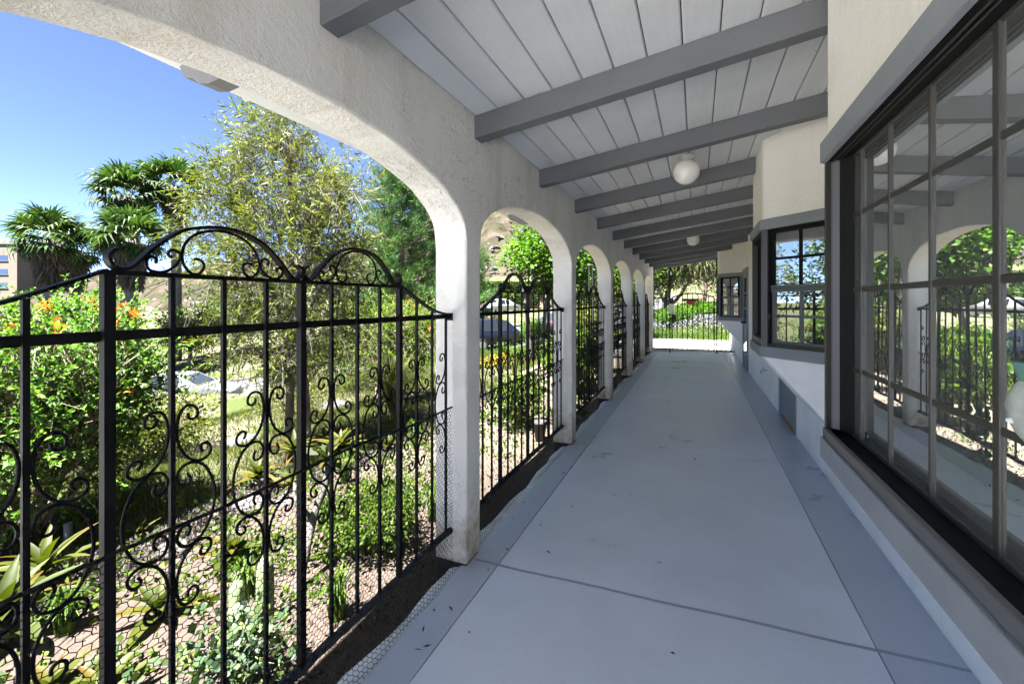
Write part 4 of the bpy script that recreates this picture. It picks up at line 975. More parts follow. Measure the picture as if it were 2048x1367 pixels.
pine('pine_tree', 'lower pine tree at the right side of the tall pine', (-17.6, 30.0, tz(-17.6, 30)), 9.0, 3.4, 130, 5)

# ---------- fan palms
def frond_mesh(v, dead=False):
    rs = random.Random(40 + v); V = []; nseg = 18; pet = 0.95 if not dead else 0.5; Rr = 1.15
    for k in range(nseg):
        a = (k / (nseg - 1) - 0.5) * R(215); d = np.array([math.cos(a), math.sin(a), 0.0]); s = np.array([-math.sin(a), math.cos(a), 0]); ln = Rr * (0.72 + 0.28 * math.cos(a * .8)) * rs.uniform(.9, 1.08)
        w = 0.16; b0 = np.array([pet, 0, 0]); z1 = -0.05 * abs(a); dr = rs.uniform(.10, .55) if not dead else .6
        cup = 0.12 * math.cos(a) 
        p1 = b0 + d * ln * .55 + np.array([0, 0, cup - .04]); p2 = b0 + d * ln * .85 + np.array([0, 0, cup * .7 - dr * .45]); p3 = b0 + d * ln * 0.98 + np.array([0, 0, cup * .4 - dr * 1.3])
        V += [b0 - s * .006, b0 + s * .006, p1 + s * w / 2, p1 - s * w / 2]
        V += [p1 - s * w / 2, p1 + s * w / 2, p2 + s * w * .22, p2 - s * w * .22]
        V += [p2 - s * w * .22, p2 + s * w * .22, p3 + s * .003, p3 - s * .003]
    V += [np.array(p) for p in ((0, -.018, 0), (0, .018, 0), (pet, .012, .01), (pet, -.012, .01))]
    V = np.array(V); o = np_mesh('frond', V, 4, 'leaf_palm_dead' if dead else 'leaf_palm', np.repeat(np.array([rs.random() for _ in range(nseg)] + [.9]), [3] * nseg + [1])); me = o.data; bpy.data.objects.remove(o); return me
FR = [frond_mesh(v) for v in range(3)]; FD = [frond_mesh(v + 9, True) for v in range(2)]
def palm(x, y, zc, label, nf=40, seed=1, sc=1.0, tr=0.42):
    rs = random.Random(seed); zb_ = tz(x, y) - .2; t = empty('fan_palm', (x, y, zb_)); tag(t, label, 'palm tree', 'fan palms beyond the road')
    H = zc - zb_; mb = MB(); mb.tube([(0, 0, 0), (.05, 0, H * .5), (0, 0, H)], [tr * .9, tr * .8, tr * .6], 12); mb.build('trunk', 'palm_bark', t, smooth=True)
    # thatch skirt of dead leaves
    n = 900; a = np.array([rs.random() for _ in range(n)]) * 6.283; q = np.array([rs.random() for _ in range(n)])
    r = (tr + .12 + .42 * (1 - q) ** 1.5) * sc; z = H - .25 - q * 3.1 * sc
    P = np.stack([np.cos(a) * r, np.sin(a) * r, z], 1); D = np.stack([np.cos(a) * .22, np.sin(a) * .22, -np.ones(n)], 1) + rng.normal(size=(n, 3)) * .15
    np_mesh('thatch', leaf_quads(P, D, .95 * sc, .10, .3), 4, 'leaf_palm_dead', rng.random(n), t)
    for i in range(nf):
        q = (i + .5) / nf; el = R(80) - R(128) * q ** 0.9; az = i * 2.39996 + rs.uniform(-.3, .3); s = sc * (1.15 + .35 * math.sin(math.pi * q)) * rs.uniform(.88, 1.1)
        o = share('frond', FR[rs.randrange(3)], t, (0.10 * math.cos(az), 0.10 * math.sin(az), H + .25 * (1 - q)), (rs.uniform(-.5, .5), -el, az), (s, s, s))
    for i in range(18):
        az = i * 2.39996 + 1; o = share('dead_frond', FD[i % 2], t, (.1 * math.cos(az), .1 * math.sin(az), H - .1), (rs.uniform(-.5, .5), R(48 + 4 * (i % 5)), az), (sc * 1.1,) * 3)
def at(u, d):  # ground position of a pixel column at a camera depth
    l = (u - 1024) / F_PX * d; return (l * math.cos(TH) - d * math.sin(TH), l * math.sin(TH) + d * math.cos(TH))
def zat(v, d): return 1.5 + (603 - v) / F_PX * d
for (u, v, d, lab, nf, sd_, sc) in ((98, 478, 29, 'fan palm farthest left, beside the beige building', 34, 1, .84), (150, 500, 33, 'lower fan palm crowded behind the left palm', 30, 2, .78), (252, 392, 31, 'fan palm crown at the top of the middle palm cluster', 38, 3, .86),
                         (262, 478, 27, 'fan palm with a broad grey trunk in the middle of the cluster', 36, 4, .8), (352, 372, 33, 'fan palm partly hidden behind the bottlebrush tree', 36, 5, .88)):
    x, y = at(u, d); palm(x, y, zat(v, d), lab, nf, sd_, sc)

# ---------- broadleaf trees seen through the far arches
def purple(t, C, D):
    o = C[rng.permutation(len(C))[:int(len(C) * .33)]]; P = np.repeat(o + D[:len(o)] * 0, 30, 0) + rng.normal(size=(len(o) * 30, 3)) * .16
    np_mesh('blossoms', leaf_quads(P, rng.normal(size=P.shape), .07, .05, .2), 4, 'petal_purple', rng.random(len(P)), t)
x, y = -4.9, 13.0; z_ = tz(x, y)
tree('sycamore_tree', 'bright green broad leaved tree with pale trunks seen through the second arch', 'tree', (x, y, z_), [([(0, 0, -.1), (-.05, 0, 1), (-.25, .1, 2.2), (-.5, .1, 3.6)], .11, .03), ([(.3, .3, -.1), (.35, .3, 1), (.5, .35, 2.2), (.8, .5, 3.4)], .09, .03), ([(-.1, 0, 1.4), (.2, -.2, 2.4), (.3, -.3, 3.4)], .06, .02)],
     [(.7, .5, 3.6, 1.5, 1.5, 1.3, 3), (1.5, .8, 3.2, 1.2, 1.2, 1.1, 1.5), (.0, .0, 3.1, .8, .8, .8, .8), (.9, .5, 4.9, 1.1, 1.1, .8, 1), (1.1, .6, 2.2, .9, .9, .5, .6)],
     260, 9500, .24, .13, .09, 'leaf_syc', 'bark_pale', limb_r=.016, shell=.4, up=np.array([0, 0, 1.0]), extra=None)
x, y = -3.7, 18.2; z_ = tz(x, y)
tree('jacaranda_tree', 'lime green tree with lilac blossoms seen through the third arch', 'tree', (x, y, z_), [([(0, 0, -.1), (.1, 0, 1.2), (.0, .2, 2.6), (-.2, .2, 4)], .12, .03), ([(0, 0, .9), (.4, .1, 2), (.7, .2, 3.2)], .08, .02)],
     [(0, 0, 3.6, 2.2, 2.0, 1.7, 3), (.3, -.2, 1.9, 1.7, 1.6, .9, 1.4), (.2, .2, 5.1, 1.3, 1.3, .8, 1)], 330, 10500, .26, .13, .075, 'leaf_lime', 'bark_pale', limb_r=.016, shell=.4, extra=purple)
x, y = -2.9, 25.5; z_ = tz(x, y)
tree('jacaranda_tree', 'lime green lilac tree seen through the fourth and fifth arches', 'tree', (x, y, z_), [([(0, 0, -.1), (.1, 0, 1.4), (.0, .2, 3.0), (-.2, .2, 4.6)], .14, .03)],
     [(0, 0, 3.8, 2.1, 2.1, 1.9, 3), (.0, -.2, 2.0, 1.6, 1.6, .9, 1.2)], 230, 8000, .3, .15, .085, 'leaf_lime', 'bark_pale', limb_r=.016, shell=.4, extra=purple)
x, y = at(1332, 25); z_ = tz(x, y)
tree('pepper_tree', 'weeping pepper tree with dark leaning trunk behind the gate', 'tree', (x, y, z_), [([(0, 0, -.2), (.05, 0, 1.2), (.3, .2, 2.6), (.4, .3, 4.4)], .22, .05), ([(.05, 0, .6), (.9, .1, 1.6), (1.7, .2, 3.2)], .12, .03), ([(.0, 0, .9), (-.6, .1, 2.0), (-1.2, .2, 3.4)], .1, .03)],
     [(.3, .2, 4.6, 2.8, 2.4, 1.6, 3), (1.7, .2, 3.5, 1.7, 1.6, 1.0, 1.4), (-1.3, 0, 3.4, 1.4, 1.4, 1.0, 1.2)], 420, 30000, .34, .17, .035, 'leaf_pepper', 'bark_brown', droop=.6, limb_r=.022, shell=.35, fold=.1, sprig=5, slen=.7)
x, y = at(1405, 34); z_ = tz(x, y)
tree('pepper_tree', 'pale green weeping tree farther up the bank behind the gate', 'tree', (x, y, z_), [([(0, 0, -.2), (.2, 0, 1.4), (.1, .2, 3.4), (.3, .2, 5.5)], .22, .05)],
     [(0, 0, 4.8, 3.6, 3.0, 2.2, 3), (1.8, .3, 3.2, 2.0, 1.8, 1.2, 1.4), (-1.9, .3, 3.4, 2.0, 1.8, 1.2, 1.2)], 400, 28000, .42, .21, .045, 'leaf_pepper', 'bark_brown', droop=.6, limb_r=.025, shell=.35, fold=.1, sprig=5, slen=.8)
x, y = at(1290, 42); z_ = tz(x, y)
tree('shade_tree', 'tall dense green tree on the bank left of the gate', 'tree', (x, y, z_), [([(0, 0, -.2), (.2, 0, 1.8), (.1, .2, 4.4), (.3, .2, 7)], .28, .05)],
     [(0, 0, 5.6, 4.2, 3.6, 2.8, 3), (2.4, .3, 4.2, 2.4, 2.2, 1.8, 1.4), (-2.2, .3, 4.4, 2.4, 2.2, 1.8, 1.2)], 300, 12000, .55, .26, .1, 'leaf_pepper', 'bark_brown', limb_r=.03, shell=.45)
x, y = at(1440, 46); z_ = tz(x, y)
tree('shade_tree', 'tall dense green tree on the bank right of the gate', 'tree', (x, y, z_), [([(0, 0, -.2), (.2, 0, 1.8), (.1, .2, 4.4), (.3, .2, 7)], .28, .05)],
     [(0, 0, 5.0, 4.6, 3.6, 2.8, 3), (2.8, .3, 3.8, 2.4, 2.2, 1.8, 1.4), (-2.6, .3, 3.9, 2.4, 2.2, 1.8, 1.2)], 300, 12000, .55, .26, .1, 'leaf_pepper', 'bark_brown', limb_r=.03, shell=.45)
# roadside trees and scrub beyond the road (fill behind the bottlebrush tree)
for i, (u, d, h, r_, lab) in enumerate(((470, 33, 5.2, 2.6, 'round grey green tree beyond the road behind the bottlebrush'), (600, 38, 6.5, 3.0, 'dull green tree beyond the road left of the pine'), (380, 30, 3.6, 2.4, 'low bushy tree below the right palm'), (190, 36, 3.4, 3.0, 'low bushy tree between the palm trunks'), (20, 34, 3.2, 2.6, 'low bushy tree below the beige building'))):
    x, y = at(u, d); z_ = tz(x, y)
    tree('roadside_tree', lab, 'tree', (x, y, z_), [([(0, 0, -.2), (.1, 0, h * .35), (0, .1, h * .8)], .16, .04)], [(0, 0, h * .62, r_, r_, h * .40, 3), (r_ * .5, 0, h * .5, r_ * .6, r_ * .6, h * .28, 1), (-r_ * .5, 0, h * .5, r_ * .6, r_ * .6, h * .28, 1)], 160, 6500, .38, .24, .07, 'leaf_hedge', 'bark_grey', limb_r=.02, shell=.5, group='trees beyond the road')

# ---------- shrubs in the garden
shrub('garden_shrub', 'low bright green shrub growing against the foot of the nearest fence', -2.02, 2.32, .33, .46, 130, 4200, .055, .030, .02, 'leaf_lime', zlow=.02, stems=5)
shrub('garden_shrub', 'yellow green shrub outside the second arch beside the path', -2.2, 5.35, .30, .80, 90, 1700, .08, .07, .036, 'leaf_lime', zlow=.08, stems=7)
shrub('garden_shrub', 'dark round shrub on the lawn near the pale trunks', *at(1072, 15.5), .62, 1.25, 130, 6000, .09, .05, .034, 'leaf_syc', zlow=.1)
shrub('garden_shrub', 'leafy shrub outside the third arch against the fence', -2.1, 7.9, .5, 1.3, 120, 3600, .1, .09, .05, 'leaf_lime', zlow=.05)
shrub('garden_shrub', 'reddish tipped shrub outside the fourth arch', -2.3, 10.2, .6, 1.6, 120, 3600, .1, .08, .04, 'leaf_bottle', zlow=.05)
shrub('garden_shrub', 'grey leaved bush on the slope behind the bottlebrush trunks', -6.6, 5.6, .75, .9, 150, 5200, .1, .06, .012, 'leaf_bottle', zlow=.02, cat='shrub')
shrub('garden_shrub', 'dense bush on the far bank behind the gate bars', *at(1350, 22), .9, .9, 130, 4200, .13, .09, .06, 'leaf_syc', zlow=.02)
shrub('garden_shrub', 'dark green ivy bush right of the gate sign', *at(1405, 24), 1.3, 1.0, 160, 5200, .15, .1, .07, 'leaf_syc', zlow=.02)
for i, (x, y, r_, h_, lab) in enumerate(((-8.2, 4.2, .9, 1.0, 'grey green scrub bush on the slope left of the bottlebrush trunks'), (-9.2, 9.0, 1.3, 1.6, 'bushy green shrub at the roadside right of the bottlebrush'), (-12.0, 10.5, 1.4, 1.5, 'roadside bush behind the centre post of the nearest fence'),
        (-7.6, 10.2, 1.0, 1.1, 'low bush behind the tall grass clump'), (-9.5, 14.5, 1.2, 1.5, 'roadside shrub just left of the first column'))):
    shrub('slope_shrub', lab, x, y, r_, h_, 130, 4200, .15, .09, .03, ('leaf_bottle', 'leaf_hedge')[i % 2], zlow=.02)
x, y = -10.8, -.7; z_ = tz(x, y)
tree('garden_tree', 'tall leafy tree out of frame, mirrored in the second bay window', 'tree', (x, y, z_), [([(0, 0, -.2), (.1, 0, 2), (0, .2, 4), (.2, .2, 6)], .2, .05)], [(0, 0, 5, 2.4, 2.6, 2.0, 3), (.8, 1.5, 3.4, 1.8, 1.8, 1.3, 1.4), (-.6, -1.2, 3.6, 1.6, 1.8, 1.2, 1.2)], 260, 9000, .34, .17, .06, 'leaf_hedge', 'bark_grey', limb_r=.02, shell=.4)
# ---------- clipped hedges across the road
def hedge(label, u0, u1, d, z0, z1, th):
    xa, ya = at(u0, d); xb, yb = at(u1, d); t = empty('hedge', ((xa + xb) / 2, (ya + yb) / 2, z0)); tag(t, label, 'hedge')
    ln = math.hypot(xb - xa, yb - ya); n = 9000
    q = rng.random(n); s = rng.random(n); side = rng.random(n) < .55
    uu = (q - .5) * ln; nn = np.where(side, -th / 2, (s - .5) * th) + rng.normal(size=n) * .06; zz = np.where(side, s * (z1 - z0), z1 - z0) + rng.normal(size=n) * .06
    du = np.array([(xb - xa) / ln, (yb - ya) / ln]); dn = np.array([-du[1], du[0]])
    P = np.stack([uu * du[0] + nn * dn[0], uu * du[1] + nn * dn[1], zz], 1)
    np_mesh('foliage', leaf_quads(P, rng.normal(size=(n, 3)) + np.array([0, 0, .5]), .3, .17, .2), 4, 'leaf_hedge', rng.random(n), t)
    mb = MB(); mb.obox((0, 0, 0), (du[0], du[1], 0), (dn[0], dn[1], 0), -ln / 2, ln / 2, -1.5, (z1 - z0) - .15, -th / 2 + .12, th / 2 - .12); mb.build('branches', 'bark_brown', t)
hedge('lower clipped hedge behind the white car', 900, 1075, 54, 1.0, 2.35, 1.6)
hedge('upper clipped hedge on the bank behind the white car', 900, 1090, 59, 2.5, 4.0, 1.6)

# ---------- grass
def blades(name, label, mat, region, n, h, w, cond=None):
    x0, x1, y0, y1 = region; X = rng.uniform(x0, x1, n); Y = rng.uniform(y0, y1, n)
    if cond is not None: k = cond(X, Y); X = X[k]; Y = Y[k]
    n = len(X); Z = terrain(X, Y); P = np.stack([X, Y, Z - .01], 1); D = np.stack([rng.normal(size=n) * .4, rng.normal(size=n) * .4, np.ones(n)], 1)
    o = np_mesh(name, leaf_quads(P, D, h * (.5 + rng.random(n)), w, .1), 4, mat, np.clip(rng.random(n) * .6 + .4 * (np.sin(X * 1.9) * np.cos(Y * 1.3) * .5 + .5), 0, 1)); tag(o, label, 'grass', kind='stuff'); return o
def patch(X, Y): return (np.sin(X * 1.7 + 2 * np.sin(Y * .9)) + np.cos(Y * 2.1 + X) + rng.normal(size=len(X)) * .7) > -.25
blades('grass', 'dry weedy grass covering the slope below the path', 'leaf_grass', (-12.5, -4.1, .5, 14), 110000, .12, .011, lambda X, Y: patch(X, Y) | (rng.random(len(X)) < .35))
blades('grass', 'green lawn beside the road seen through the second arch', 'leaf_lawn', (-10, -4.3, 13, 22), 32000, .10, .016)
blades('grass', 'green grass strip along the driveway beyond the gate', 'leaf_lawn', (-4.5, 6, 18.7, 22.5), 26000, .13, .018)
def clump(name, label, x, y, n, h, spread, mat='leaf_grass', cat='grass'):
    z = tz(x, y); t = empty(name, (x, y, z)); tag(t, label, cat); V = []; r = []
    for i in range(n):
        a = random.random() * 6.283; s = random.uniform(.2, 1) * spread; hh = h * random.uniform(.6, 1.1); w = .009; sd_ = np.array([-math.sin(a), math.cos(a), 0]) * w
        p = [np.array([.04 * math.cos(a), .04 * math.sin(a), 0]), np.array([s * .4 * math.cos(a), s * .4 * math.sin(a), hh * .75]), np.array([s * .8 * math.cos(a), s * .8 * math.sin(a), hh]), np.array([s * 1.25 * math.cos(a), s * 1.25 * math.sin(a), hh * .82])]
        for j in range(3): V += [p[j] - sd_ * (1 - j * .3), p[j] + sd_ * (1 - j * .3), p[j + 1] + sd_ * (.7 - j * .3), p[j + 1] - sd_ * (.7 - j * .3)]
        r += [random.random()] * 3
    np_mesh('blades', np.array(V), 4, mat, np.array(r), t)
clump('grass_clump', 'tall arching grass clump on the slope left of the first column', -4.9, 6.2, 260, 1.0, .75)
clump('grass_clump', 'shorter arching grass clump beside the tall one', -4.5, 7.0, 160, .7, .55)
clump('grass_clump', 'green strappy clump by the kerb behind the second fence panel', *at(1010, 14), 160, .55, .4, 'leaf_lawn')
clump('grass_clump', 'green strappy clump right of the other one by the kerb', *at(1040, 13), 140, .6, .4, 'leaf_lawn')
# flower ground cover
for i, (x, y, n_, h_, lab) in enumerate(((-2.45, 1.75, 70, .20, 'small weed tuft on the path left of the cut branch'), (-2.7, 2.6, 80, .22, 'weed tuft on the path above the low green shrub'), (-3.2, 3.3, 90, .26, 'weed tuft at the far path edge by the yellow plants'), (-1.75, 1.75, 70, .24, 'thin grass tuft behind the bottom rail near the centre post'), (-1.8, 2.75, 80, .25, 'grass tuft between the low shrub and the first column'), (-3.1, 1.2, 80, .24, 'grass tuft on the path near the lower left corner'), (-3.3, 4.6, 90, .3, 'grass tuft on the path edge behind the third thick post'))):
    clump('weed_tuft', lab, x, y, n_, h_, .14, 'leaf_lawn')
def carpet(name, label, mat, pts, per, rad, L, W, h=.12, kind='stuff'):
    V = []; n = 0
    P = np.repeat(np.array([(x, y) for x, y in pts]), per, 0) + rng.normal(size=(len(pts) * per, 2)) * rad
    Z = terrain(P[:, 0], P[:, 1]) + rng.random(len(P)) * h
    Pp = np.stack([P[:, 0], P[:, 1], Z], 1); o = np_mesh(name, leaf_quads(Pp, rng.normal(size=(len(P), 3)) + np.array([0, 0, .5]), L, W, .2), 4, mat, rng.random(len(P))); tag(o, label, 'ground cover', kind=kind); return o
carpet('ground_cover', 'pale blue white flower bed beyond the driveway grass', 'petal_white', [(x, y) for x in np.arange(-4, 5, .6) for y in np.arange(22.8, 26.5, .6)], 130, .35, .11, .08, .3)
carpet('ground_cover', 'dark green ivy at the top of the flower bed', 'leaf_syc', [(x, y) for x in np.arange(-4, 5, .7) for y in np.arange(26.5, 28.5, .6)], 90, .35, .15, .11, .45)
carpet('ground_cover', 'small yellow flowers on the lawn by the road', 'petal_yellow', [at(985, 12.5), at(1000, 12.8)], 110, .2, .07, .05, .3)
carpet('ground_cover', 'bed of dried pinkish grey rosettes along the far side of the path', 'leaf_rosette', [(x + random.uniform(-.1, .1), y) for y in np.arange(.6, 8.5, .18) for x in (-3.6, -3.85, -4.1)], 200, .11, .05, .018, .07)
carpet('leaf_litter', 'dry leaf litter scattered over the soil by the fence', 'leaf_dry', [(x + random.uniform(-.1, .1), y) for y in np.arange(0, 9, .25) for x in (-1.5, -1.65, -1.8, -2.0, -2.5)], 16, .16, .035, .016, .012)
carpet('ground_cover', 'scattered yellow green weeds in the rosette bed', 'leaf_lime', [(random.uniform(-4.5, -3.2), random.uniform(.8, 8)) for _ in range(90)] + [(random.uniform(-3.2, -1.75), random.uniform(.9, 7)) for _ in range(95)], 40, .08, .045, .03, .10)

P = np.stack([rng.uniform(-1.22, -1.05, 90) + (rng.random(90) ** 4) * 1.2, rng.uniform(.6, 13, 90), np.zeros(90)], 1); P[:, 2] = [zfloor(x) + .003 for x in P[:, 0]]
D_ = rng.normal(size=(90, 3)); D_[:, 2] *= .12; o = np_mesh('leaf_litter', leaf_quads(P, D_, .022 + .02 * rng.random(90), .010, .25, np.array([0, 0, 1.0])), 4, 'leaf_dry', rng.random(90)); tag(o, 'few dry leaf bits blown onto the porch floor edge', 'leaf litter', kind='stuff')
# ---------- succulents near the fence
def ros(x, y, label, nl, L, W, mat='leaf_aeon', stem=.0, seed=0, **kw): return rosette('succulent', label, (x, y, tz(x, y) - .005), nl, L, W, mat, stem=stem, seed=seed, group='succulents and leafy plants by the path', **kw)
plants = [(-3.35, 1.05, 'yellow green leafy plant at the far left edge by the grey pipe', 22, .34, .085, .10), (-3.75, 1.35, 'upright pale green plant left of the grey pipe', 14, .36, .07, .16), (-4.05, 2.0, 'small orange tipped plant just right of the grey pipe', 14, .2, .05, .02),
          (-3.9, 2.9, 'yellow green plant beyond the path under the shrub edge', 18, .28, .07, .12), (-3.95, 3.35, 'tall stemmed yellow green plant left of the bottlebrush trunks', 20, .30, .075, .25), (-3.7, 3.75, 'wide yellow leaved plant in front of the bottlebrush trunks', 24, .36, .085, .16), (-3.55, 4.4, 'orange tipped plant right of the bottlebrush trunks', 16, .22, .055, .05),
          (-2.55, .95, 'yellow green plant low behind the wire at the lower left', 16, .22, .07, .02), (-2.75, 1.45, 'flat green leafed plant lying on the path at the lower left', 12, .26, .08, .01), (-2.3, 1.0, 'orange and green plant beside the left thick fence post', 16, .2, .06, .03), (-2.95, 2.0, 'broad pale green plant in the middle of the path', 12, .24, .09, .02)]
for i, (x, y, lab, nl, L_, W_, stm) in enumerate(plants): ros(x, y, lab, nl, L_, W_, 'leaf_aeon', stm, 20 + i)
# jade like fleshy shrubs
shrub('succulent_shrub', 'fleshy jade plant with red edged leaves at the bottom left corner', -1.85, .72, .22, .36, 40, 420, .05, .045, .03, 'leaf_jade', 'bark_pale', zlow=.02, stems=7, cat='plant')
shrub('succulent_shrub', 'fleshy jade plant between the thick post and the pale cut branch', -1.85, 1.28, .24, .30, 50, 520, .05, .045, .03, 'leaf_jade', 'bark_pale', zlow=.02, stems=7, cat='plant')
# cactus columns
def cactus(x, y, h, r, label):
    z = tz(x, y); t = empty('cactus', (x, y, z)); tag(t, label, 'cactus', 'short columnar cacti by the fence'); mb = MB(); n = 14; prof = [(0.8, -.03), (1, h * .15), (1, h * .6), (.92, h * .85), (.55, h * .97), (.05, h)]
    vs = [(r * q * (1.0 if k % 2 else .72) * math.cos(6.283 * k / n), r * q * (1.0 if k % 2 else .72) * math.sin(6.283 * k / n), zz) for q, zz in prof for k in range(n)]
    mb.pts(vs, [(i * n + k, i * n + (k + 1) % n, (i + 1) * n + (k + 1) % n, (i + 1) * n + k) for i in range(5) for k in range(n)]); mb.build('stem', 'cactus_green', t, smooth=True)
plain('cactus_green', (0.10, 0.14, 0.06), .7, var=.4, vscale=30)
cactus(-2.12, 1.62, .34, .045, 'tallest short cactus column behind the wire left of the cut branch'); cactus(-2.2, 1.52, .26, .04, 'middle short cactus column behind the wire'); cactus(-2.1, 1.45, .20, .04, 'lowest short cactus column behind the wire')
# pale cut branch leaning towards the fence
z_ = tz(-2.2, 1.95); t = empty('plumeria', (-2.2, 1.95, z_)); tag(t, 'bare pale leaning branch with a leafy tip behind the centre post', 'plant')
mb = MB(); mb.tube(crom([(.05, -.12, -.05), (0, -.02, .12), (-.06, .12, .34), (-.05, .2, .5), (-.08, .24, .66)], 4), list(np.linspace(.034, .02, 17)), 8); mb.tube(crom([(-.05, .1, .3), (-.14, .06, .42), (-.2, .1, .52)], 4), list(np.linspace(.024, .018, 9)), 7); mb.build('trunk', 'bark_pale', t, smooth=True)
P = np.array([(-.08, .24, .66)] * 26 + [(-.2, .1, .52)] * 14) + rng.normal(size=(40, 3)) * .02; np_mesh('leaves', leaf_quads(P, rng.normal(size=(40, 3)) + np.array([0, 0, .4]), .15, .05, .2), 4, 'leaf_aeon', rng.random(40), t)
# vine on the third fence
z_ = tz(-1.5, 5.6); t = empty('vine', (-1.42, 5.55, z_)); tag(t, 'dark leaved vine climbing the third fence panel from below', 'vine')
path = crom([(0, 0, 0), (.03, .15, .3), (.05, .05, .6), (.03, .25, .85), (.05, .2, 1.05)], 6); MB().tube(path, .005, 5).build('stem', 'bark_brown', t)
pp = np.array(path)[rng.integers(0, len(path), 30)]; np_mesh('leaves', leaf_quads(pp, rng.normal(size=(30, 3)) + np.array([.6, -.3, 0]), .12, .10, .15), 4, 'leaf_syc', rng.random(30) * .4, t)

# ---------- stones, pipe, trellis, pot
t = empty('standpipe', (-4.28, 1.67, tz(-4.28, 1.67))); tag(t, 'short grey pipe standing in the rosette bed', 'pipe')
MB().lathe([(0, 0.0), (.024, 0), (.024, .30), (.018, .305), (0, .305)], 16).build('pipe', 'pvc_grey', t, smooth=True); MB().lathe([(.0265, -.05), (.030, -.05), (.030, .06), (.0265, .065)], 16).build('collar', 'pvc_white', t, smooth=True)
def stone(x, y, s, label, seed):
    rs = np.random.default_rng(seed); bm = bmesh.new(); bmesh.ops.create_icosphere(bm, subdivisions=3, radius=1)
    f = rs.normal(size=(4, 3))
    for v in bm.verts:
        c = np.array(v.co); k = 1 + .18 * math.sin(c @ f[0] * 2) + .12 * math.sin(c @ f[1] * 4) + .05 * math.sin(c @ f[2] * 9); v.co = Vector((c[0] * k * s * 1.2, c[1] * k * s, c[2] * k * s * .6))
    me = bpy.data.meshes.new('rock'); bm.to_mesh(me); bm.free(); me.materials.append(MATS['stone']); me.polygons.foreach_set('use_smooth', [True] * len(me.polygons))
    o = link(bpy.data.objects.new('rock', me)); o.location = (x, y, tz(x, y) + s * .2); tag(o, label, 'rock', 'garden rocks beside the path')
for i, (x, y, s, lab) in enumerate(((-3.5, 1.95, .09, 'rounded grey rock right of the grey pipe'), (-3.55, 2.55, .13, 'largest pale rock behind the second fence bar'), (-3.35, 2.75, .07, 'small pale rock next to the largest one'), (-3.3, 2.2, .06, 'small rock at the edge of the path'), (-6.9, 4.9, .22, 'tan rock lump on the slope left of the bottlebrush'), (-7.4, 7.4, .3, 'tan boulder on the slope right of the bottlebrush'))): stone(x, y, s, lab, i)
x, y = at(1185, 9.2); t = empty('trellis', (x, y, tz(x, y))); tag(t, 'grey three bar garden trellis outside the third arch', 'trellis')
dd = np.array([math.cos(TH), math.sin(TH)])
for k in (-1, 0, 1):
    q = dd * k * .075; MB().tube([(q[0], q[1], -.1), (q[0], q[1], 2.42)], .012, 6).build('bar', 'trellis_metal', t)
for zz in (2.42, 1.75): MB().tube([(-dd[0] * .085, -dd[1] * .085, zz), (dd[0] * .085, dd[1] * .085, zz)], .008, 6).build('crossbar', 'trellis_metal', t)
x, y = -1.72, 4.9; t = empty('plant_pot', (x, y, tz(x, y))); tag(t, 'small grey stone pot outside the second fence panel', 'pot'); MB().lathe([(0, 0), (.055, 0), (.075, .2), (.085, .2), (.085, .235), (.06, .235), (.05, .19), (0, .19)], 20).build('pot_body', 'stone', t, smooth=True)

# ================================================================== hill, far building
az = np.linspace(R(-95), R(45), 150); rr_ = np.concatenate([np.linspace(95, 330, 46)])
A_, Rr_ = np.meshgrid(az, rr_)
ridge = np.interp(np.degrees(A_), [-95, -75, -62, -52, -42, -36, -28, -15, 0, 20, 45], [10, 12, 15, 24, 38, 52, 72, 85, 80, 60, 40])
t_ = np.clip((Rr_ - 95) / 175, 0, 1); prof_ = t_ ** 1.15
nz = (np.sin(A_ * 31 + Rr_ * .05) * np.cos(Rr_ * .061 + A_ * 17) * 2.4 + np.sin(A_ * 73 + 2) * np.sin(Rr_ * .13) * 1.2 + rng.normal(size=A_.shape) * .7) * np.clip(t_ * 4, 0, 1)
HX, HY = np.sin(A_) * Rr_, np.cos(A_) * Rr_; base_z = terrain(np.sin(az) * 95, np.cos(az) * 95)[None, :]
HZ = base_z - .5 + ridge * prof_ + nz - np.where(Rr_ > 280, (Rr_ - 280) * .5, 0)
ny, nx = A_.shape; idx = np.arange(nx * ny).reshape(ny, nx); fa = np.stack([idx[:-1, :-1], idx[:-1, 1:], idx[1:, 1:], idx[1:, :-1]], -1).reshape(-1, 4)
me = bpy.data.meshes.new('hill'); me.from_pydata(np.stack([HX, HY, HZ], -1).reshape(-1, 3).tolist(), [], fa.tolist()); me.polygons.foreach_set('use_smooth', [True] * len(me.polygons)); me.update()
m, nt, b = newmat('hillside'); L = nt.links; P = geopos(nt); b.inputs['Roughness'].default_value = 1; b.inputs['Specular IOR Level'].default_value = 0
n1 = N(nt, 'ShaderNodeTexNoise', Scale=.12, Detail=9, Roughness=.7); L.new(P, n1.inputs[0])
r1 = ramp(nt, [(.34, (.014, .014, .009)), (.47, (.024, .022, .015)), (.56, (.035, .029, .023)), (.68, (.05, .042, .036))]); L.new(n1.outputs[0], r1.inputs[0]); L.new(r1.outputs[0], b.inputs['Base Color'])
me.materials.append(m); hill = link(bpy.data.objects.new('hill', me)); tag(hill, 'dry rocky scrub hillside rising beyond the road', kind='structure')
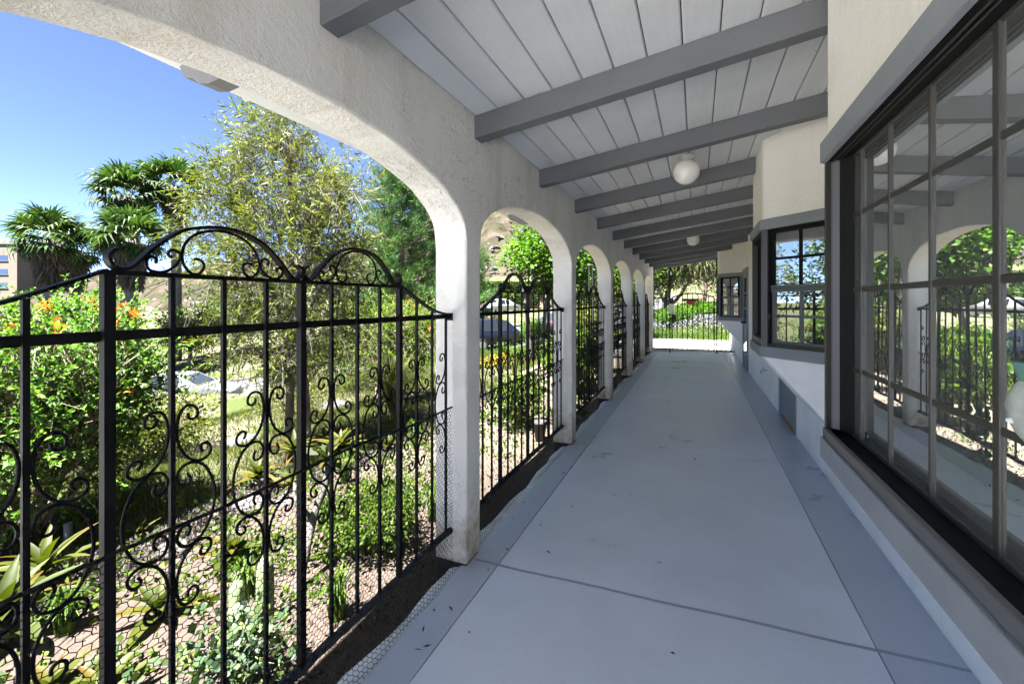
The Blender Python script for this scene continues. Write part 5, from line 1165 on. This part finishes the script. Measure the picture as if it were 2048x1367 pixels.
# boulders and scrub on the hill
k = rng.integers(0, nx * ny, 2600); HP = np.stack([HX.ravel()[k], HY.ravel()[k], HZ.ravel()[k]], 1) + rng.normal(size=(2600, 3)) * np.array([2.5, 2.5, .2])
mb = MB(); ico = [(0, 0, 1), (.9, 0, .3), (.28, .85, .3), (-.72, .53, .3), (-.72, -.53, .3), (.28, -.85, .3), (.72, .53, -.4), (-.28, .85, -.4), (-.9, 0, -.4), (-.28, -.85, -.4), (.72, -.53, -.4)]
icf = [(0, 1, 2), (0, 2, 3), (0, 3, 4), (0, 4, 5), (0, 5, 1), (1, 6, 2), (2, 6, 7), (2, 7, 3), (3, 7, 8), (3, 8, 4), (4, 8, 9), (4, 9, 5), (5, 9, 10), (5, 10, 1), (1, 10, 6)]
for p in HP[:1300]:
    s = random.uniform(.35, 1.2) * (1.5 if random.random() < .12 else 1); j = [random.uniform(.7, 1.3) for _ in range(11)]
    mb.pts([(p[0] + a * s * q * 1.2, p[1] + b_ * s * q, p[2] + c * s * q * .8 - .2) for (a, b_, c), q in zip(ico, j)], icf)
o = mb.build('boulders', 'boulder', hill); o['kind'] = 'stuff'
P = np.repeat(HP[1300:], 26, 0) + rng.normal(size=(1300 * 26, 3)) * np.array([.8, .8, .5]); o = np_mesh('scrub', leaf_quads(P, rng.normal(size=P.shape), .9, .5, .2), 4, 'leaf_hedge', rng.random(len(P)), hill); o['kind'] = 'stuff'
# far beige building at the left edge
x, y = at(-30, 95); z0 = tz(x, y) - 2; t = empty('office_building', (x, y, z0)); tag(t, 'beige office block with ribbon windows at the far left edge', 'building')
dv = Vector((math.cos(TH), math.sin(TH), 0)); nv = Vector((math.sin(TH), -math.cos(TH), 0)); zt_ = zat(488, 95) - z0
MB().obox((0, 0, 0), dv, nv, -16, 7.0, 0, zt_, -10, 0).build('wall', 'far_wall', t); MB().obox((0, 0, 0), dv, nv, -16.2, 7.2, zt_, zt_ + .5, -10.2, .2).build('parapet', 'far_wall', t)
for zc in (zt_ - 3.0, zt_ - 6.0, zt_ - 9.0):
    for k in range(5): 
        wn_ = MB().obox((0, 0, 0), dv, nv, 2.4 - k * 3.6, 5.0 - k * 3.6, zc - .65, zc + .55, -.2, .03).build('window', 'far_glass', t)
        MB().obox((0, 0, 0), dv, nv, 2.3 - k * 3.6, 5.1 - k * 3.6, zc - .75, zc - .66, 0, .12).build('sill', 'far_wall', wn_)

# ================================================================== cars
def car(label, u, d, zv, heading, paint, kind='suv', name='parked_car', pos=None):
    x, y = at(u, d) if pos is None else pos; c = empty(name, (x, y, zv)); c.rotation_euler = (0, 0, heading); tag(c, label, 'car', 'cars parked along the road')
    L_, W_ = (4.5, 1.82); 
    if kind == 'suv': H, belt, sill = 1.66, .98, .30; st = [(-2.25, .62, .62), (-2.18, .98, .98), (-2.05, 1.02, 1.50), (-1.5, 1.0, 1.64), (-.3, .98, 1.66), (.35, .97, 1.58), (1.05, .97, 1.0), (1.9, .88, .89), (2.2, .72, .73), (2.25, .55, .56)]
    else: H, belt, sill = 1.44, .88, .26; st = [(-2.3, .6, .6), (-2.25, .88, .88), (-1.75, .93, .95), (-1.0, .92, 1.36), (-.2, .9, 1.44), (.4, .9, 1.38), (1.15, .89, .93), (1.95, .78, .79), (2.25, .62, .63), (2.32, .5, .51)]
    def wd(xx): return W_ / 2 * (1 - .10 * (abs(xx) / 2.3) ** 4)
    mb = MB(); gl = MB(); nst = len(st); rows = []
    for xx, zb_, zt2 in st:
        w = wd(xx); wr = w * (.80 if zt2 - zb_ > .25 else .97); rows.append([(xx, -w * .93, sill), (xx, -w, sill + .25), (xx, -w * .97, zb_), (xx, -wr, zt2), (xx, wr, zt2), (xx, w * .97, zb_), (xx, w, sill + .25), (xx, w * .93, sill)])
    for r_ in rows: mb.v += r_
    for i in range(nst - 1):
        for k in range(8):
            a, b2 = i * 8 + k, i * 8 + (k + 1) % 8; mb.f.append((a, b2, b2 + 8, a + 8))
    mb.f += [tuple(range(8)), tuple((nst - 1) * 8 + k for k in range(7, -1, -1))]
    body = mb.build('body', paint, c, smooth=False, bevel=.035, seg=3)
    for p_ in body.data.polygons: p_.use_smooth = True
    def quad(pts_, nm='window', push=.012):
        p_ = [Vector(q) for q in pts_]; nn = (p_[1] - p_[0]).cross(p_[3] - p_[0]).normalized(); cen = sum(p_, Vector()) / 4
        if nn.dot(cen - Vector((0, 0, .9))) < 0: nn = -nn
        a = [cen + (q - cen) * .88 + nn * push for q in p_]; b3 = [q - nn * .01 for q in a]
        MB().pts(a + b3, [(0, 1, 2, 3), (4, 7, 6, 5), (0, 4, 5, 1), (1, 5, 6, 2), (2, 6, 7, 3), (3, 7, 4, 0)]).build(nm, 'car_glass', c)
    cab = [i for i in range(nst) if st[i][2] - st[i][1] > .25]
    for s_ in (2, 4):
        for i, j in zip(cab[:-1], cab[1:]):
            A, B = rows[i], rows[j]; q = (A[2], B[2], B[3], A[3]) if s_ == 2 else (A[5], B[5], B[4], A[4]); quad(q)
    f0, f1 = rows[cab[-1]], rows[cab[-1] + 1]; quad((f0[3], f0[4], f1[4], f1[3]), 'windscreen'); b0, b1 = rows[cab[0]], rows[cab[0] - 1]; quad((b0[3], b0[4], b1[4], b1[3]), 'rear_window')
    for xx in (-1.38, 1.38):
        for s_ in (-1, 1):
            w = empty('wheel', (xx, s_ * .80, .33), c)
            def disc(r0, y0, y1, mat, nm, n=20):
                m_ = MB(); m_.pts([(r0 * math.cos(6.283 * k / n), yy, r0 * math.sin(6.283 * k / n)) for yy in (y0, y1) for k in range(n)], [tuple(range(n)), tuple(range(2 * n - 1, n - 1, -1))] + [(k, (k + 1) % n, n + (k + 1) % n, n + k) for k in range(n)]); m_.build(nm, mat, w, bevel=.02 if nm == 'tyre' else 0)
            disc(.33, -.11, .11, 'tyre', 'tyre'); disc(.21, -.125, .125, 'rim', 'rim')
    for s_ in (-1, 1):
        MB().box(-2.26, -2.14, s_ * .78 - .10, s_ * .78 + .10, .72, .92).build('tail_light', 'tail_red', c, bevel=.02); MB().box(2.10, 2.24, s_ * .62 - .16, s_ * .62 + .16, .60, .70).build('headlight', 'lamp_clear', c, bevel=.02)
        MB().box(.55, .70, s_ * .98 - .07, s_ * .98 + .07, .95, 1.07).build('mirror', paint, c, bevel=.02)
    MB().box(-2.32, -2.2, -.80, .80, .34, .56).build('bumper', 'plastic_black', c, bevel=.03); MB().box(2.18, 2.30, -.74, .74, .30, .46).build('bumper', 'plastic_black', c, bevel=.03)
plain('paint_blue', (0.009, 0.012, 0.027), .25, .2, .6); plain('paint_white', (.42, .42, .42), .3); plain('paint_dark', (.05, .055, .065), .25, .4, .6); plain('paint_silver', (.14, .147, .155), .35, .3); plain('paint_red', (.4, .03, .03), .3)
def car_on_road(label, u, off, paint, kind):
    """park a car along the road, at the stretch seen in pixel column u"""
    q = np.linspace(0, len(ROAD) - 1.001, 900); k = q.astype(int); f_ = (q - k)[:, None]; Pq = ROAD[k] * (1 - f_) + ROAD[k + 1] * f_; T = np.gradient(Pq[:, :2], axis=0); T /= np.linalg.norm(T, axis=1, keepdims=True)
    X = Pq[:, 0] + T[:, 1] * off; Y = Pq[:, 1] - T[:, 0] * off; d = -X * math.sin(TH) + Y * math.cos(TH); uu = 1024 + F_PX * (X * math.cos(TH) + Y * math.sin(TH)) / np.maximum(d, .1)
    i = int(np.argmin(np.abs(uu - u) + np.where(d < 5, 1e6, 0))); car(label, 0, 0, Pq[i, 2], math.atan2(T[i, 1], T[i, 0]), paint, kind, pos=(X[i], Y[i]))
car_on_road('dark blue suv parked at the kerb, seen through the second arch', 990, 2.45, 'paint_blue', 'suv')
car_on_road('dark car parked in front of the blue suv', 1130, 2.45, 'paint_dark', 'sedan')
car_on_road('silver car half hidden behind the flowering shrub', 362, 2.3, 'paint_silver', 'sedan')
car('white sedan parked across the road below the hedges', 1003, 46, zat(625, 46), R(68), 'paint_white', 'sedan')
